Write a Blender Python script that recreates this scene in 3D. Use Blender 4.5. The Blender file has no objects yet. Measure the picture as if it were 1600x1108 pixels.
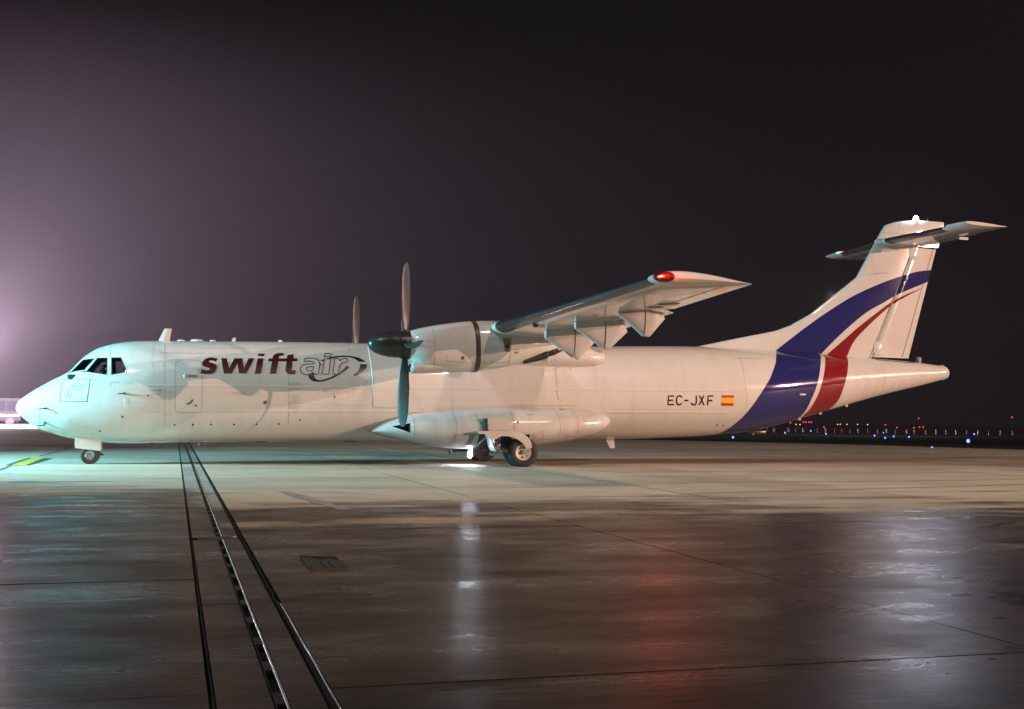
import bpy, bmesh, math, random
import numpy as np
from mathutils import Vector, Matrix
random.seed(7)
C = bpy.context.scene
COL = C.collection
R = math.radians

# ------------------------------------------------------------------ camera
cam = bpy.data.cameras.new('camera'); camo = bpy.data.objects.new('camera', cam); COL.objects.link(camo)
YAW, PITCH, ROLL = 0.27642, 0.05558, 0.01009
fw = Vector((math.sin(YAW)*math.cos(PITCH), math.cos(YAW)*math.cos(PITCH), math.sin(PITCH)))
r0 = Vector((math.cos(YAW), -math.sin(YAW), 0)); u0 = r0.cross(fw)
rt = r0*math.cos(ROLL) + u0*math.sin(ROLL); up = u0*math.cos(ROLL) - r0*math.sin(ROLL)
M = Matrix(((rt.x, up.x, -fw.x, 3.845), (rt.y, up.y, -fw.y, -31.994), (rt.z, up.z, -fw.z, 1.206), (0, 0, 0, 1)))
camo.matrix_world = M
cam.sensor_width = 36; cam.lens = 1850.3/1600*36; cam.clip_start = .1; cam.clip_end = 3000
C.camera = camo

# ------------------------------------------------------------------ night sky, floodlights, exposure
w = bpy.data.worlds.new('World'); C.world = w; w.use_nodes = True
nt = w.node_tree; bgn = nt.nodes['Background']
bgn.inputs[0].default_value = (.62, .50, .66, 1); bgn.inputs[1].default_value = .006
C.view_settings.view_transform = 'Standard'; C.view_settings.look = 'None'
C.view_settings.exposure = 0; C.view_settings.gamma = 1
try: C.view_settings.use_curve_mapping = False
except Exception: pass
cy = C.cycles
cy.use_denoising = True
try: cy.denoiser = 'OPENIMAGEDENOISE'
except Exception: pass
cy.max_bounces = 6; cy.diffuse_bounces = 3; cy.glossy_bounces = 4; cy.transmission_bounces = 4
cy.transparent_max_bounces = 8; cy.volume_bounces = 0; cy.sample_clamp_indirect = 6; cy.sample_clamp_direct = 0
cy.caustics_reflective = False; cy.caustics_refractive = False

def lamp(name, kind, loc, aim, energy, color, radius=.3, angle=60, blend=.3):
    l = bpy.data.lights.new(name, kind); o = bpy.data.objects.new(name, l); COL.objects.link(o)
    l.energy = energy; l.color = color; l.shadow_soft_size = radius
    o.location = loc
    if kind == 'SPOT':
        l.spot_size = R(angle); l.spot_blend = blend
    o.rotation_euler = (Vector(aim)-Vector(loc)).to_track_quat('-Z', 'Y').to_euler()
    return o
NAVW = 28
STROBE, LANDING = 3000, 400
FLX, FLY, FLZ = -15.2, 86.6, 6.0
HZ = (-120, 330, -190, 560, 44); HD, HG = .00024, .3
lamp('flood_left_behind', 'SPOT', (FLX, FLY-.3, FLZ+.6), (FLX+7, FLY+80, FLZ+24), 4700000, (1, .73, .93), .5, 173, .85)
lamp('flood_warm_low', 'SPOT', (160, -139, 23.5), (11, -2, 2.5), 1180000, (1, .56, .39), .3, 28, .4)
lamp('flood_warm_high', 'SPOT', (24, -36, 40), (13, -12, 0), 42000, (1, .70, .50), 2.0, 46, .8)
lamp('flood_warm_right', 'SPOT', (95, -52, 19), (30, -3, 1), 230000, (1, .70, .54), .6, 46, .7)
lamp('flood_neutral_high', 'SPOT', (-14, -34, 40), (5, -5, 0), 23000, (.86, .91, .95), 2.0, 84, .6)
lamp('flood_cyan_nose', 'SPOT', (-9, -1.3, 4.2), (4, 0, .3), 29000, (.25, .86, 1.0), .3, 110, .6)
lamp('added_board_spot', 'SPOT', (95, 120, 20), (155, 192, 0), 60000, (1, .85, .75), .3, 70, .5)  # extra spot, added only to brighten the distant marker boards


# shape tables of the aircraft and surveyed positions on the airfield (metres)
DATA={'amb': [(258.59, 421.33, 0.57), (260.04, 420.52, 0.51), (273.36, 412.71, 0.76), (274.27, 412.16, 0.85), (276.63, 410.71, 0.8), (280.27, 408.45, 0.84), (283.68, 406.29, 0.8)],
 'b1': (-8.5, 77.31, 3.31),
 'b2': (-7.46, 62.33, 2.87),
 'bL': [(21.003, 3.334), (20.691, 2.963), (20.378, 2.5), (19.99, 1.985), (19.644, 1.477), (19.364, 1.126), (19.139, 0.898)],
 'bR': [(22.463, 3.237), (22.217, 2.873), (21.992, 2.279), (21.851, 1.89), (21.769, 1.535), (21.688, 1.332)],
 'bay': [(11.433, 0.834), (11.438, 0.398)],
 'blue': [(35.58, 31.86, 0.35), (55.25, 61.39, 0.35), (71.68, 85.47, 0.35), (54.63, 53.55, 0.35), (53.24, 44.46, 0.35), (71.8, 71.65, 0.35), (45.77, 31.76, 0.35), (52.09, 40.33, 0.35), (51.39, 37.52, 0.35), (30.89, 6.12, 0.35), (43.42, 20.72, 0.35), (74.87, 61.74, 0.35)],
 'boards': [(130.73, 206.34, -0.03, 'r'), (132.03, 205.64, 0.03, 'w'), (134.76, 204.14, 0.02, 'w'), (136.19, 203.34, -0.0, 'r'), (137.5, 202.6, -0.03, 'w'), (140.21, 201.04, 0.0, 'r'), (141.67, 200.18, -0.02, 'w'), (143.31, 199.2, -0.04, 'r'), (144.69, 198.36, -0.02, 'r'), (146.12, 197.48, -0.05, 'r'), (147.51, 196.61, -0.07, 'w'), (149.28, 195.49, -0.09, 'r'), (150.96, 194.41, -0.11, 'r'),
            (152.52, 193.39, -0.13, 'w'), (154.07, 192.36, -0.15, 'r'), (155.94, 191.09, -0.21, 'w'), (157.28, 190.17, -0.23, 'r'), (159.19, 188.84, -0.29, 'r'), (160.84, 187.67, -0.39, 'w'), (162.47, 186.5, -0.41, 'r'), (164.08, 185.32, -0.38, 'w'), (165.84, 184.01, -0.4, 'r'), (167.57, 182.7, -0.41, 'w'), (169.25, 181.41, -0.47, 'r'), (171.04, 180.01, -0.48, 'w'), (172.88, 178.54, -0.53, 'r')],
 'circ': [(1.379, 1.75), (1.374, 1.715), (1.358, 1.685), (1.333, 1.664), (1.303, 1.657), (1.272, 1.664), (1.245, 1.684), (1.226, 1.714), (1.217, 1.749), (1.221, 1.785), (1.237, 1.815), (1.262, 1.836), (1.293, 1.843), (1.324, 1.836), (1.352, 1.816), (1.371, 1.786)],
 'door': [(3.822, 2.57), (3.851, 1.389), (3.881, 1.334), (3.94, 1.313), (4.408, 1.318), (4.471, 1.345), (4.493, 1.406), (4.467, 2.584)],
 'doorr': [(13.803, 2.56), (13.802, 1.946), (13.854, 1.795), (13.971, 1.754)],
 'doorw': [(13.772, 2.568), (13.832, 2.65), (13.963, 2.689), (14.162, 2.693), (14.248, 2.636), (14.256, 2.578)],
 'dots': [(4.282, 1.022), (4.73, 1.026), (5.296, 1.031), (5.857, 1.04), (6.412, 1.053), (6.94, 1.162), (7.785, 1.762), (3.839, 1.007), (4.289, 1.011), (2.596, 1.199), (2.055, 0.838), (4.341, 1.495), (3.191, 1.726), (14.987, 2.84), (19.044, 1.119), (18.814, 1.129)],
 'fbL': [(22.585, 3.278), (23.051, 3.718), (23.582, 4.169), (24.195, 4.628), (24.813, 4.955), (25.203, 5.175), (25.752, 5.401), (26.545, 5.695)],
 'fbU': [(21.096, 3.386), (21.934, 3.985), (22.831, 4.581), (23.741, 5.118), (24.664, 5.528), (25.443, 5.8), (26.073, 5.978), (26.748, 6.084)],
 'fender': [(11.358, 0.923), (12.168, 0.928), (12.426, 0.899), (12.6, 0.828), (12.742, 0.684), (12.787, 0.498), (12.625, 0.477), (12.581, 0.559), (12.45, 0.682), (12.212, 0.784), (11.955, 0.793), (11.785, 0.71), (11.657, 0.74), (11.507, 0.852), (11.359, 0.857)],
 'flag': [[(18.744, 1.977), (19.147, 1.983), (19.149, 1.915), (18.744, 1.909)], [(18.744, 1.909), (19.149, 1.915), (19.158, 1.761), (18.756, 1.755)], [(18.756, 1.755), (19.158, 1.761), (19.165, 1.686), (18.763, 1.68)]],
 'frL': [(23.516, 3.261), (23.769, 3.738), (24.192, 4.155), (24.733, 4.613), (25.123, 4.899), (25.75, 5.23), (26.368, 5.498)],
 'frU': [(22.749, 3.243), (23.277, 3.657), (23.886, 4.145), (24.579, 4.641), (25.124, 5.001), (25.751, 5.285), (26.368, 5.502)],
 'ft': [(6.139, 2.331), (6.204, 2.651), (6.109, 2.649), (6.126, 2.728), (6.221, 2.731), (6.243, 2.802), (6.31, 2.86), (6.412, 2.886), (6.521, 2.878), (6.495, 2.808), (6.435, 2.812), (6.391, 2.791), (6.374, 2.734), (6.58, 2.739), (6.605, 2.834), (6.768, 2.861), (6.746, 2.743), (6.856, 2.746), (6.837, 2.666), (6.726, 2.664), (6.694, 2.449), (6.722, 2.425), (6.8, 2.429), (6.784, 2.331),
        (6.692, 2.321), (6.586, 2.337), (6.535, 2.416), (6.542, 2.489), (6.571, 2.66), (6.364, 2.655), (6.3, 2.334)],
 'hatch': [(1.192, 2.103), (1.758, 2.114), (1.803, 2.073), (1.754, 1.61), (1.712, 1.565), (1.15, 1.56), (1.104, 1.614), (1.13, 1.986)],
 'hook': [(4.132, 1.537), (4.215, 1.572), (4.263, 1.652)],
 'htext': [(1.43, 1.631), (1.688, 1.626)],
 'i': [[(5.841, 2.724), (5.995, 2.728), (5.922, 2.324), (5.765, 2.32)], [(5.871, 2.851), (6.027, 2.855), (6.006, 2.789), (5.851, 2.785)]],
 'lamp': (-14.37, 86.61, 6.66),
 'light': (11.45, -1.0, 0.27),
 'lightfix': [(6.039, 1.599)],
 'oa': [(7.037, 2.743), (7.136, 2.759), (7.251, 2.759), (7.356, 2.724), (7.409, 2.65), (7.408, 2.553), (7.368, 2.343), (7.254, 2.341), (7.25, 2.39), (7.161, 2.345), (7.061, 2.325), (6.969, 2.352), (6.914, 2.439), (6.93, 2.52), (7.011, 2.581), (7.127, 2.603), (7.277, 2.609), (7.259, 2.657), (7.188, 2.679), (7.102, 2.677), (7.012, 2.651)],
 'oac': [(7.065, 2.486), (7.123, 2.524), (7.267, 2.538), (7.235, 2.46), (7.163, 2.415), (7.084, 2.428)],
 'oi': [[(7.546, 2.751), (7.699, 2.755), (7.634, 2.349), (7.468, 2.345)], [(7.57, 2.89), (7.735, 2.894), (7.707, 2.816), (7.544, 2.812)]],
 'orr': [(7.808, 2.757), (7.932, 2.76), (7.926, 2.7), (7.997, 2.751), (8.064, 2.768), (8.148, 2.766), (8.121, 2.674), (8.026, 2.664), (7.949, 2.61), (7.915, 2.534), (7.879, 2.354), (7.742, 2.351)],
 'ovals': [(9.027, 2.154), (9.534, 2.16), (11.785, 2.192), (12.326, 2.198), (12.899, 2.204), (13.442, 2.21), (14.035, 2.22), (14.634, 2.231), (15.287, 2.243), (15.899, 2.254), (16.517, 2.265), (17.146, 2.282), (17.788, 2.294), (18.391, 2.31)],
 'ovsz': [0.19, 0.211],
 'patch': [(11.183, 0.824), (11.343, 0.825), (11.272, 0.555), (11.133, 0.555)],
 'pill': [(1.445, 2.013), (1.553, 2.013), (1.615, 1.975), (1.618, 1.906), (1.571, 1.858), (1.454, 1.857), (1.371, 1.891), (1.366, 1.968)],
 'placard': [(6.64, 2.109), (6.925, 2.114), (6.642, 1.936), (6.645, 1.814), (6.653, 1.585), (6.666, 1.355)],
 'pods': [[(12.424, 3.358), (12.947, 2.935), (13.105, 2.93), (13.431, 3.294), (12.956, 3.396), (12.978, 3.073)], [(12.119, 3.185), (12.761, 2.765), (12.895, 2.762), (13.318, 3.148), (12.714, 3.255), (12.838, 2.966)], [(11.981, 3.069), (12.647, 2.655), (12.776, 2.614), (13.15, 2.991), (12.608, 3.132), (12.669, 2.8)],
          [(12.83, 2.8), (13.051, 2.726), (13.154, 2.716), (13.399, 2.982), (13.113, 2.975), (13.089, 2.826)]],
 'probe': [(0.771, 1.389), (0.75, 1.036), (2.642, 1.774), (3.477, 1.861)],
 'rL': [(22.58, 3.198), (22.355, 2.81), (22.153, 2.283), (21.998, 1.828), (21.854, 1.452)],
 'rR': [(23.417, 3.204), (23.181, 2.766), (23.017, 2.301), (22.921, 1.909), (22.796, 1.673)],
 'red': [(256.64, 422.42, 1.23), (300.87, 489.33, 1.59), (306.83, 497.44, 1.61), (303.18, 488.0, 1.62), (309.18, 496.09, 1.64), (166.77, 243.43, 0.16), (234.7, 318.87, 0.81), (187.66, 242.07, 0.24), (277.79, 362.15, 3.48), (198.04, 247.09, 0.38), (201.67, 250.66, 0.38), (191.18, 239.68, 0.23), (285.43, 319.02, 3.89)],
 'reg': [[(17.255, 1.932), (17.084, 1.929), (17.091, 1.693), (17.273, 1.696)], [(17.085, 1.811), (17.234, 1.814)], [(17.505, 1.894), (17.45, 1.935), (17.376, 1.93), (17.341, 1.864), (17.346, 1.757), (17.396, 1.7), (17.465, 1.699), (17.504, 1.742)], [(17.578, 1.814), (17.71, 1.816)], [(17.942, 1.959), (17.96, 1.755), (17.934, 1.71), (17.86, 1.702), (17.803, 1.746)],
         [(18.04, 1.96), (18.215, 1.689)], [(18.183, 1.963), (18.056, 1.687)], [(18.329, 1.69), (18.313, 1.949), (18.48, 1.952)], [(18.323, 1.823), (18.463, 1.825)]],
 'regw': 0.042,
 's': [(4.85, 2.693), (4.767, 2.716), (4.657, 2.718), (4.561, 2.686), (4.493, 2.618), (4.473, 2.545), (4.508, 2.488), (4.604, 2.454), (4.661, 2.431), (4.652, 2.398), (4.591, 2.386), (4.509, 2.395), (4.461, 2.422), (4.435, 2.312), (4.524, 2.291), (4.619, 2.287), (4.728, 2.306), (4.796, 2.365), (4.833, 2.459), (4.815, 2.524), (4.753, 2.563), (4.657, 2.593), (4.634, 2.614), (4.66, 2.634),
       (4.726, 2.639), (4.815, 2.611)],
 'scoop': [(9.243, 1.022), (9.681, 1.108), (9.693, 0.861)],
 'scoop2': [(9.094, 0.76), (9.22, 0.752), (9.599, 0.663), (9.599, 0.626), (9.347, 0.662)],
 'seams': [[(2.228, 2.999), (2.264, 2.704)], [(2.295, 2.051), (2.3, 1.924)], [(2.296, 2.047), (2.486, 2.049)], [(3.264, 3.113), (3.317, 1.543)], [(3.547, 3.121), (3.613, 0.96)], [(3.431, 2.812), (4.536, 2.828)], [(2.642, 1.757), (3.201, 1.726)], [(6.603, 2.333), (6.657, 1.008)], [(4.467, 2.462), (4.492, 1.368)], [(4.221, 2.818), (6.624, 2.863)], [(8.255, 3.23), (8.21, 2.955)],
           [(6.691, 1.585), (8.66, 1.554)], [(19.549, 3.126), (19.509, 2.499), (19.555, 1.949), (19.628, 1.475)], [(24.501, 2.97), (24.594, 2.126)], [(19.408, 3.063), (20.276, 3.088)], [(4.22, 2.975), (6.562, 3.021)], [(9.805, 2.497), (13.656, 2.557)], [(9.794, 1.757), (12.01, 1.768)], [(12.557, 1.601), (14.374, 1.624)], [(0.619, 1.377), (0.612, 1.017), (0.527, 1.04)]],
 'shield': [(8.74, 3.25), (8.728, 2.842), (8.747, 2.357), (8.791, 1.536), (9.732, 1.532), (9.713, 1.941)],
 'sign': (58.9, 74.63, 0.24),
 'spdoor': [(11.619, 1.242), (12.221, 1.259), (12.224, 0.937), (11.644, 0.922)],
 'strip': [(2.621, 1.678), (2.626, 1.446)],
 'swA': [(7.418, 2.669), (7.538, 2.743), (7.673, 2.788), (7.837, 2.831), (8.015, 2.851), (8.19, 2.851), (8.378, 2.825), (8.532, 2.76), (8.626, 2.671), (8.636, 2.58), (8.576, 2.489), (8.447, 2.383), (8.306, 2.309), (8.27, 2.35), (8.376, 2.433), (8.448, 2.546), (8.456, 2.652), (8.397, 2.734), (8.272, 2.799), (8.157, 2.815), (7.981, 2.811), (7.832, 2.785), (7.713, 2.755), (7.578, 2.699),
         (7.487, 2.629), (7.411, 2.553)],
 'swB': [(7.103, 2.319), (7.131, 2.239), (7.216, 2.169), (7.359, 2.145), (7.516, 2.167), (7.718, 2.236), (7.922, 2.343), (8.071, 2.449), (8.194, 2.571), (8.149, 2.558), (8.099, 2.568), (8.045, 2.508), (7.924, 2.416), (7.806, 2.34), (7.661, 2.264), (7.516, 2.211), (7.402, 2.19), (7.316, 2.214), (7.267, 2.271), (7.261, 2.337), (7.255, 2.39), (7.147, 2.349)],
 'truck': (-8.29, 62.23, 1.63),
 'truck2': (-8.32, 77.33, 2.54),
 'w': [(4.939, 2.706), (5.078, 2.709), (5.132, 2.444), (5.265, 2.714), (5.467, 2.718), (5.495, 2.459), (5.621, 2.722), (5.768, 2.726), (5.56, 2.323), (5.374, 2.32), (5.34, 2.582), (5.201, 2.316), (5.002, 2.312)],
 'windows': [[(1.292, 2.299), (1.583, 2.625), (1.889, 2.653), (1.655, 2.345)], [(1.692, 2.309), (1.947, 2.666), (2.193, 2.67), (2.215, 2.225), (2.07, 2.247), (1.84, 2.277)], [(2.283, 2.675), (2.514, 2.678), (2.692, 2.305), (2.309, 2.229)]],
 'wingfair': [(13.63, 2.59), (14.36, 2.57), (15.22, 2.73), (14.91, 3.07), (14.45, 3.18)],
 'wingfairU': [(15.23, 2.747), (15.075, 2.876), (14.709, 3.079)],
 'winhandle': [(4.065, 2.228), (4.216, 2.231)],
 'wl': [(12.318, 24.633), (12.288, 11.616), (11.759, 1.169)],
 'yb1': [(-0.071, -1.003), (0.083, -1.168), (-0.043, 4.392), (-0.148, 4.388)],
 'yb2': [(0.394, -1.173), (0.301, 3.952), (0.563, 3.96), (0.498, -1.175)],
 'yellow': [(0.083, -1.168), (-0.043, 4.392), (0.301, 3.952), (0.394, -1.173)],
 'yline': [(0.145, -3.548), (0.083, -1.168), (0.005, 5.814), (0.033, 16.677)]}
TOP=[(0,1.38),(.06,1.56),(.27,1.74),(.59,1.96),(.91,2.15),(1.17,2.29),(1.29,2.39),(1.43,2.55),(1.56,2.69),(1.72,2.82),(1.89,2.93),(2.15,3.03),(2.39,3.09),(2.73,3.14),(3.24,3.17),(4.23,3.19),(7.55,3.25),(8.76,3.26),(14.82,3.34),(18.5,3.43),(20.5,3.40),(24.5,3.22),(25.8,3.15),(27.0,3.04)]
BOT=[(0,1.38),(.02,1.31),(.12,1.2),(.29,1.05),(.49,.91),(.69,.82),(.95,.74),(1.12,.69),(1.45,.62),(1.79,.58),(2.1,.54),(2.4,.525),(2.8,.52),(4.29,.56),(7.6,.59),(16,.70),(18.4,.79),(19.31,.86),(20.31,.97),(21.11,1.14),(22,1.37),(23.04,1.65),(24.7,2.09),(26.28,2.45),(27.0,2.63)]
WID=[(0,0),(.06,.17),(.27,.38),(.59,.58),(.91,.74),(1.29,.90),(1.72,1.05),(2.15,1.17),(2.73,1.29),(3.4,1.36),(4.5,1.39),(16.5,1.39),(18.5,1.32),(20.3,1.15),(22,.9),(24,.57),(25.8,.33),(27.0,.2)]
def pchip(pts):
    x=np.array([p[0] for p in pts],float);y=np.array([p[1] for p in pts],float)
    s=np.sqrt(x);h=np.diff(s);d=np.diff(y)/h
    m=np.zeros(len(x));m[0]=d[0];m[-1]=d[-1]
    for i in range(1,len(x)-1):
        if d[i-1]*d[i]>0:
            w1=2*h[i]+h[i-1];w2=h[i]+2*h[i-1];m[i]=(w1+w2)/(w1/d[i-1]+w2/d[i])
    def f(q):
        q=min(max(q,0.0),x[-1]);u=q**.5
        i=int(np.clip(np.searchsorted(s,u)-1,0,len(h)-1));t=(u-s[i])/h[i]
        return float((2*t**3-3*t*t+1)*y[i]+(t**3-2*t*t+t)*h[i]*m[i]+(-2*t**3+3*t*t)*y[i+1]+(t**3-t*t)*h[i]*m[i+1])
    return f
fz_top,fz_bot,f_wid=pchip(TOP),pchip(BOT),pchip(WID)
def f_sec(x):
    a,b=fz_top(x),fz_bot(x)
    return (a+b)/2,max((a-b)/2,1e-4),max(f_wid(x),1e-4)
def f_y(x,z):
    c,h,w=f_sec(x);q=1-((z-c)/h)**2
    return -w*max(q,0.0)**.5

# ------------------------------------------------------------------ helpers
def link(o, parent=None):
    COL.objects.link(o)
    if parent is not None: o.parent = parent
    return o
def tag(o, label=None, cat=None, group=None, kind=None):
    if label: o['label'] = label
    if cat: o['category'] = cat
    if group: o['group'] = group
    if kind: o['kind'] = kind
    return o
def empty(name, loc=(0, 0, 0), rz=0):
    o = bpy.data.objects.new(name, None); COL.objects.link(o); o.location = loc; o.rotation_euler = (0, 0, rz)
    o.empty_display_size = .2
    return o
def obj(name, bm, mat, parent=None, smooth=None, recalc=True, label=None):
    if recalc: bmesh.ops.recalc_face_normals(bm, faces=bm.faces)
    me = bpy.data.meshes.new(name); bm.to_mesh(me); bm.free()
    mats = mat if isinstance(mat, (list, tuple)) else [mat]
    for m in mats: me.materials.append(m)
    if smooth is not None:
        for p in me.polygons: p.use_smooth = True
        if smooth < 180: me.set_sharp_from_angle(angle=R(smooth))
    o = bpy.data.objects.new(name, me); link(o, parent)
    if label: o['label'] = label
    return o
def copy_tree(o, parent=None):
    c = o.copy(); COL.objects.link(c)
    if parent is not None: c.parent = parent
    for ch in list(o.children): copy_tree(ch, c)
    return c
def add_box(bm, x0, x1, y0, y1, z0, z1, mi=0, bev=0):
    vs = [bm.verts.new(p) for p in ((x0,y0,z0),(x1,y0,z0),(x1,y1,z0),(x0,y1,z0),(x0,y0,z1),(x1,y0,z1),(x1,y1,z1),(x0,y1,z1))]
    fs = [bm.faces.new([vs[i] for i in q]) for q in ((0,3,2,1),(4,5,6,7),(0,1,5,4),(1,2,6,5),(2,3,7,6),(3,0,4,7))]
    for f in fs: f.material_index = mi
    if bev:
        es = list({e for f in fs for e in f.edges})
        bmesh.ops.bevel(bm, geom=es, offset=bev, segments=2, affect='EDGES', profile=.5)
    return vs
def loft(bm, rings, closed=True, cap0=True, cap1=True, mi=0):
    V = [[bm.verts.new(p) for p in r] for r in rings]
    n = len(V[0])
    for a, b in zip(V[:-1], V[1:]):
        for i in range(n if closed else n-1):
            j = (i+1) % n
            f = bm.faces.new((a[i], a[j], b[j], b[i])); f.material_index = mi
    if closed:
        if cap0: f = bm.faces.new(V[0]); f.material_index = mi
        if cap1: f = bm.faces.new(V[-1][::-1]); f.material_index = mi
    return V
def frame(d):
    d = Vector(d).normalized(); a = Vector((0, 0, 1)) if abs(d.z) < .9 else Vector((1, 0, 0))
    u = d.cross(a).normalized(); return u, d.cross(u)
def add_tube(bm, pts, rad, n=10, mi=0):
    pts = [Vector(p) for p in pts]; rings = []
    for i, p in enumerate(pts):
        d = (pts[min(i+1, len(pts)-1)] - pts[max(i-1, 0)])
        u, v = frame(d); r = rad[i] if isinstance(rad, (list, tuple)) else rad
        rings.append([p + (u*math.cos(t)+v*math.sin(t))*r for t in [2*math.pi*k/n for k in range(n)]])
    return loft(bm, rings, mi=mi)
def add_lathe(bm, prof, axis_o, axis='y', n=32, mi=0):
    # prof: list of (along, radius)
    rings = []
    for a, r in prof:
        ring = []
        for k in range(n):
            t = 2*math.pi*k/n; c, s = math.cos(t)*max(r, 1e-4), math.sin(t)*max(r, 1e-4)
            if axis == 'y': p = (c, a, s)
            elif axis == 'x': p = (a, c, s)
            else: p = (c, s, a)
            ring.append(Vector(p)+Vector(axis_o))
        rings.append(ring)
    return loft(bm, rings, mi=mi)
def ellipsoid(bm, c, rx, ry, rz, n=16, m=10, mi=0):
    c = Vector(c); rings = []
    for i in range(m+1):
        t = math.pi*i/m; s = max(math.sin(t), .002)
        rings.append([c+Vector((rx*-math.cos(t), ry*s*math.cos(2*math.pi*k/n), rz*s*math.sin(2*math.pi*k/n))) for k in range(n)])
    loft(bm, rings, mi=mi)
def apply_mods(o):
    dg = bpy.context.evaluated_depsgraph_get(); dg.update()
    me = bpy.data.meshes.new_from_object(o.evaluated_get(dg))
    o.modifiers.clear(); o.data = me
def boolean(o, cut):
    m = o.modifiers.new('b', 'BOOLEAN'); m.operation = 'DIFFERENCE'; m.object = cut; m.solver = 'EXACT'
    try: m.material_mode = 'TRANSFER'
    except Exception: pass
    apply_mods(o)
    me = cut.data; bpy.data.objects.remove(cut)
def smooth_obj(o, ang):
    for p in o.data.polygons: p.use_smooth = True
    o.data.set_sharp_from_angle(angle=R(ang))
def lerp(pts, x):
    if x <= pts[0][0]: return pts[0][1]
    for (a, b), (c, d) in zip(pts[:-1], pts[1:]):
        if x <= c: return b+(d-b)*(x-a)/(c-a) if c > a else d
    return pts[-1][1]

# ------------------------------------------------------------------ materials
def mat(name):
    m = bpy.data.materials.new(name); m.use_nodes = True
    return m, m.node_tree.nodes, m.node_tree.links, m.node_tree.nodes['Principled BSDF']
def plain(name, col, rough=.5, metal=0, noise=0, nscale=6, spec=.5, coat=0, bump=0):
    m, N, L, P = mat(name)
    P.inputs['Base Color'].default_value = (*col, 1); P.inputs['Roughness'].default_value = rough
    P.inputs['Metallic'].default_value = metal; P.inputs['Specular IOR Level'].default_value = spec
    P.inputs['Coat Weight'].default_value = coat; P.inputs['Coat Roughness'].default_value = .08
    if noise or bump:
        tc = N.new('ShaderNodeTexCoord'); n = N.new('ShaderNodeTexNoise'); n.inputs['Scale'].default_value = nscale; n.inputs['Detail'].default_value = 6
        L.new(tc.outputs['Object'], n.inputs['Vector'])
        if noise:
            mx = N.new('ShaderNodeMix'); mx.data_type = 'RGBA'
            mx.inputs[6].default_value = (*[c*(1-noise) for c in col], 1); mx.inputs[7].default_value = (*[min(1, c*(1+noise)) for c in col], 1)
            L.new(n.outputs['Fac'], mx.inputs[0]); L.new(mx.outputs[2], P.inputs['Base Color'])
            mr = N.new('ShaderNodeMapRange'); mr.inputs[3].default_value = rough*.75; mr.inputs[4].default_value = min(1, rough*1.3)
            L.new(n.outputs['Fac'], mr.inputs[0]); L.new(mr.outputs[0], P.inputs['Roughness'])
        if bump:
            b = N.new('ShaderNodeBump'); b.inputs['Strength'].default_value = bump; b.inputs['Distance'].default_value = .01
            L.new(n.outputs['Fac'], b.inputs['Height']); L.new(b.outputs[0], P.inputs['Normal'])
    return m
def emit(name, col, s):
    m, N, L, P = mat(name)
    P.inputs['Base Color'].default_value = (*[c*.5 for c in col], 1)
    P.inputs['Emission Color'].default_value = (*col, 1); P.inputs['Emission Strength'].default_value = s
    return m
def paint(name, col, rough=.10, dirt=.12):
    # gloss aircraft paint with rivet-scale waviness, streaky grime and uneven polish
    m, N, L, P = mat(name)
    tc = N.new('ShaderNodeTexCoord')
    mp = N.new('ShaderNodeMapping'); mp.inputs['Scale'].default_value = (2.6, 1.2, .45); L.new(tc.outputs['Object'], mp.inputs[0])
    n1 = N.new('ShaderNodeTexNoise'); n1.inputs['Scale'].default_value = 2.2; n1.inputs['Detail'].default_value = 8; n1.inputs['Roughness'].default_value = .65; L.new(mp.outputs[0], n1.inputs['Vector'])
    n2 = N.new('ShaderNodeTexNoise'); n2.inputs['Scale'].default_value = .7; n2.inputs['Detail'].default_value = 5; L.new(tc.outputs['Object'], n2.inputs['Vector'])
    mul = N.new('ShaderNodeMath'); mul.operation = 'MULTIPLY'; L.new(n1.outputs['Fac'], mul.inputs[0]); L.new(n2.outputs['Fac'], mul.inputs[1])
    mr = N.new('ShaderNodeMapRange'); mr.inputs[1].default_value = .2; mr.inputs[2].default_value = .45; L.new(mul.outputs[0], mr.inputs[0])
    mx = N.new('ShaderNodeMix'); mx.data_type = 'RGBA'
    mx.inputs[6].default_value = (*col, 1); mx.inputs[7].default_value = (col[0]*(1-dirt*.8), col[1]*(1-dirt), col[2]*(1-dirt*1.2), 1)
    L.new(mr.outputs[0], mx.inputs[0]); L.new(mx.outputs[2], P.inputs['Base Color'])
    rr = N.new('ShaderNodeMapRange'); rr.inputs[3].default_value = rough*.8; rr.inputs[4].default_value = rough*1.5; L.new(n2.outputs['Fac'], rr.inputs[0]); L.new(rr.outputs[0], P.inputs['Roughness'])
    n3 = N.new('ShaderNodeTexNoise'); n3.inputs['Scale'].default_value = 1.6; n3.inputs['Detail'].default_value = 2; L.new(tc.outputs['Object'], n3.inputs['Vector'])
    b = N.new('ShaderNodeBump'); b.inputs['Strength'].default_value = .12; b.inputs['Distance'].default_value = .03; L.new(n3.outputs['Fac'], b.inputs['Height']); L.new(b.outputs[0], P.inputs['Normal'])
    P.inputs['Coat Weight'].default_value = .25; P.inputs['Coat Roughness'].default_value = .06
    return m
WHITE = paint('white_paint', (.59, .575, .56))
GREYP = paint('grey_paint', (.55, .545, .54), .14, .2)
BLUE = paint('blue_paint', (.018, .020, .125), .07, .1)
RED = paint('red_paint', (.20, .012, .016), .07, .1)
MAROON = plain('maroon_print', (.055, .004, .006), .3)
NAVY = plain('navy_print', (.012, .012, .045), .3)
BLACKP = plain('black_print', (.012, .012, .016), .35)
SEAM = plain('seam_mid_grey', (.25, .24, .23), .7)  # mid grey for joints, outlines, stencils and patches
SEAMF = plain('seam_faint', (.50, .49, .47), .5)
SEAMD = plain('seam_dark', (.035, .033, .033), .7)
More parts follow.
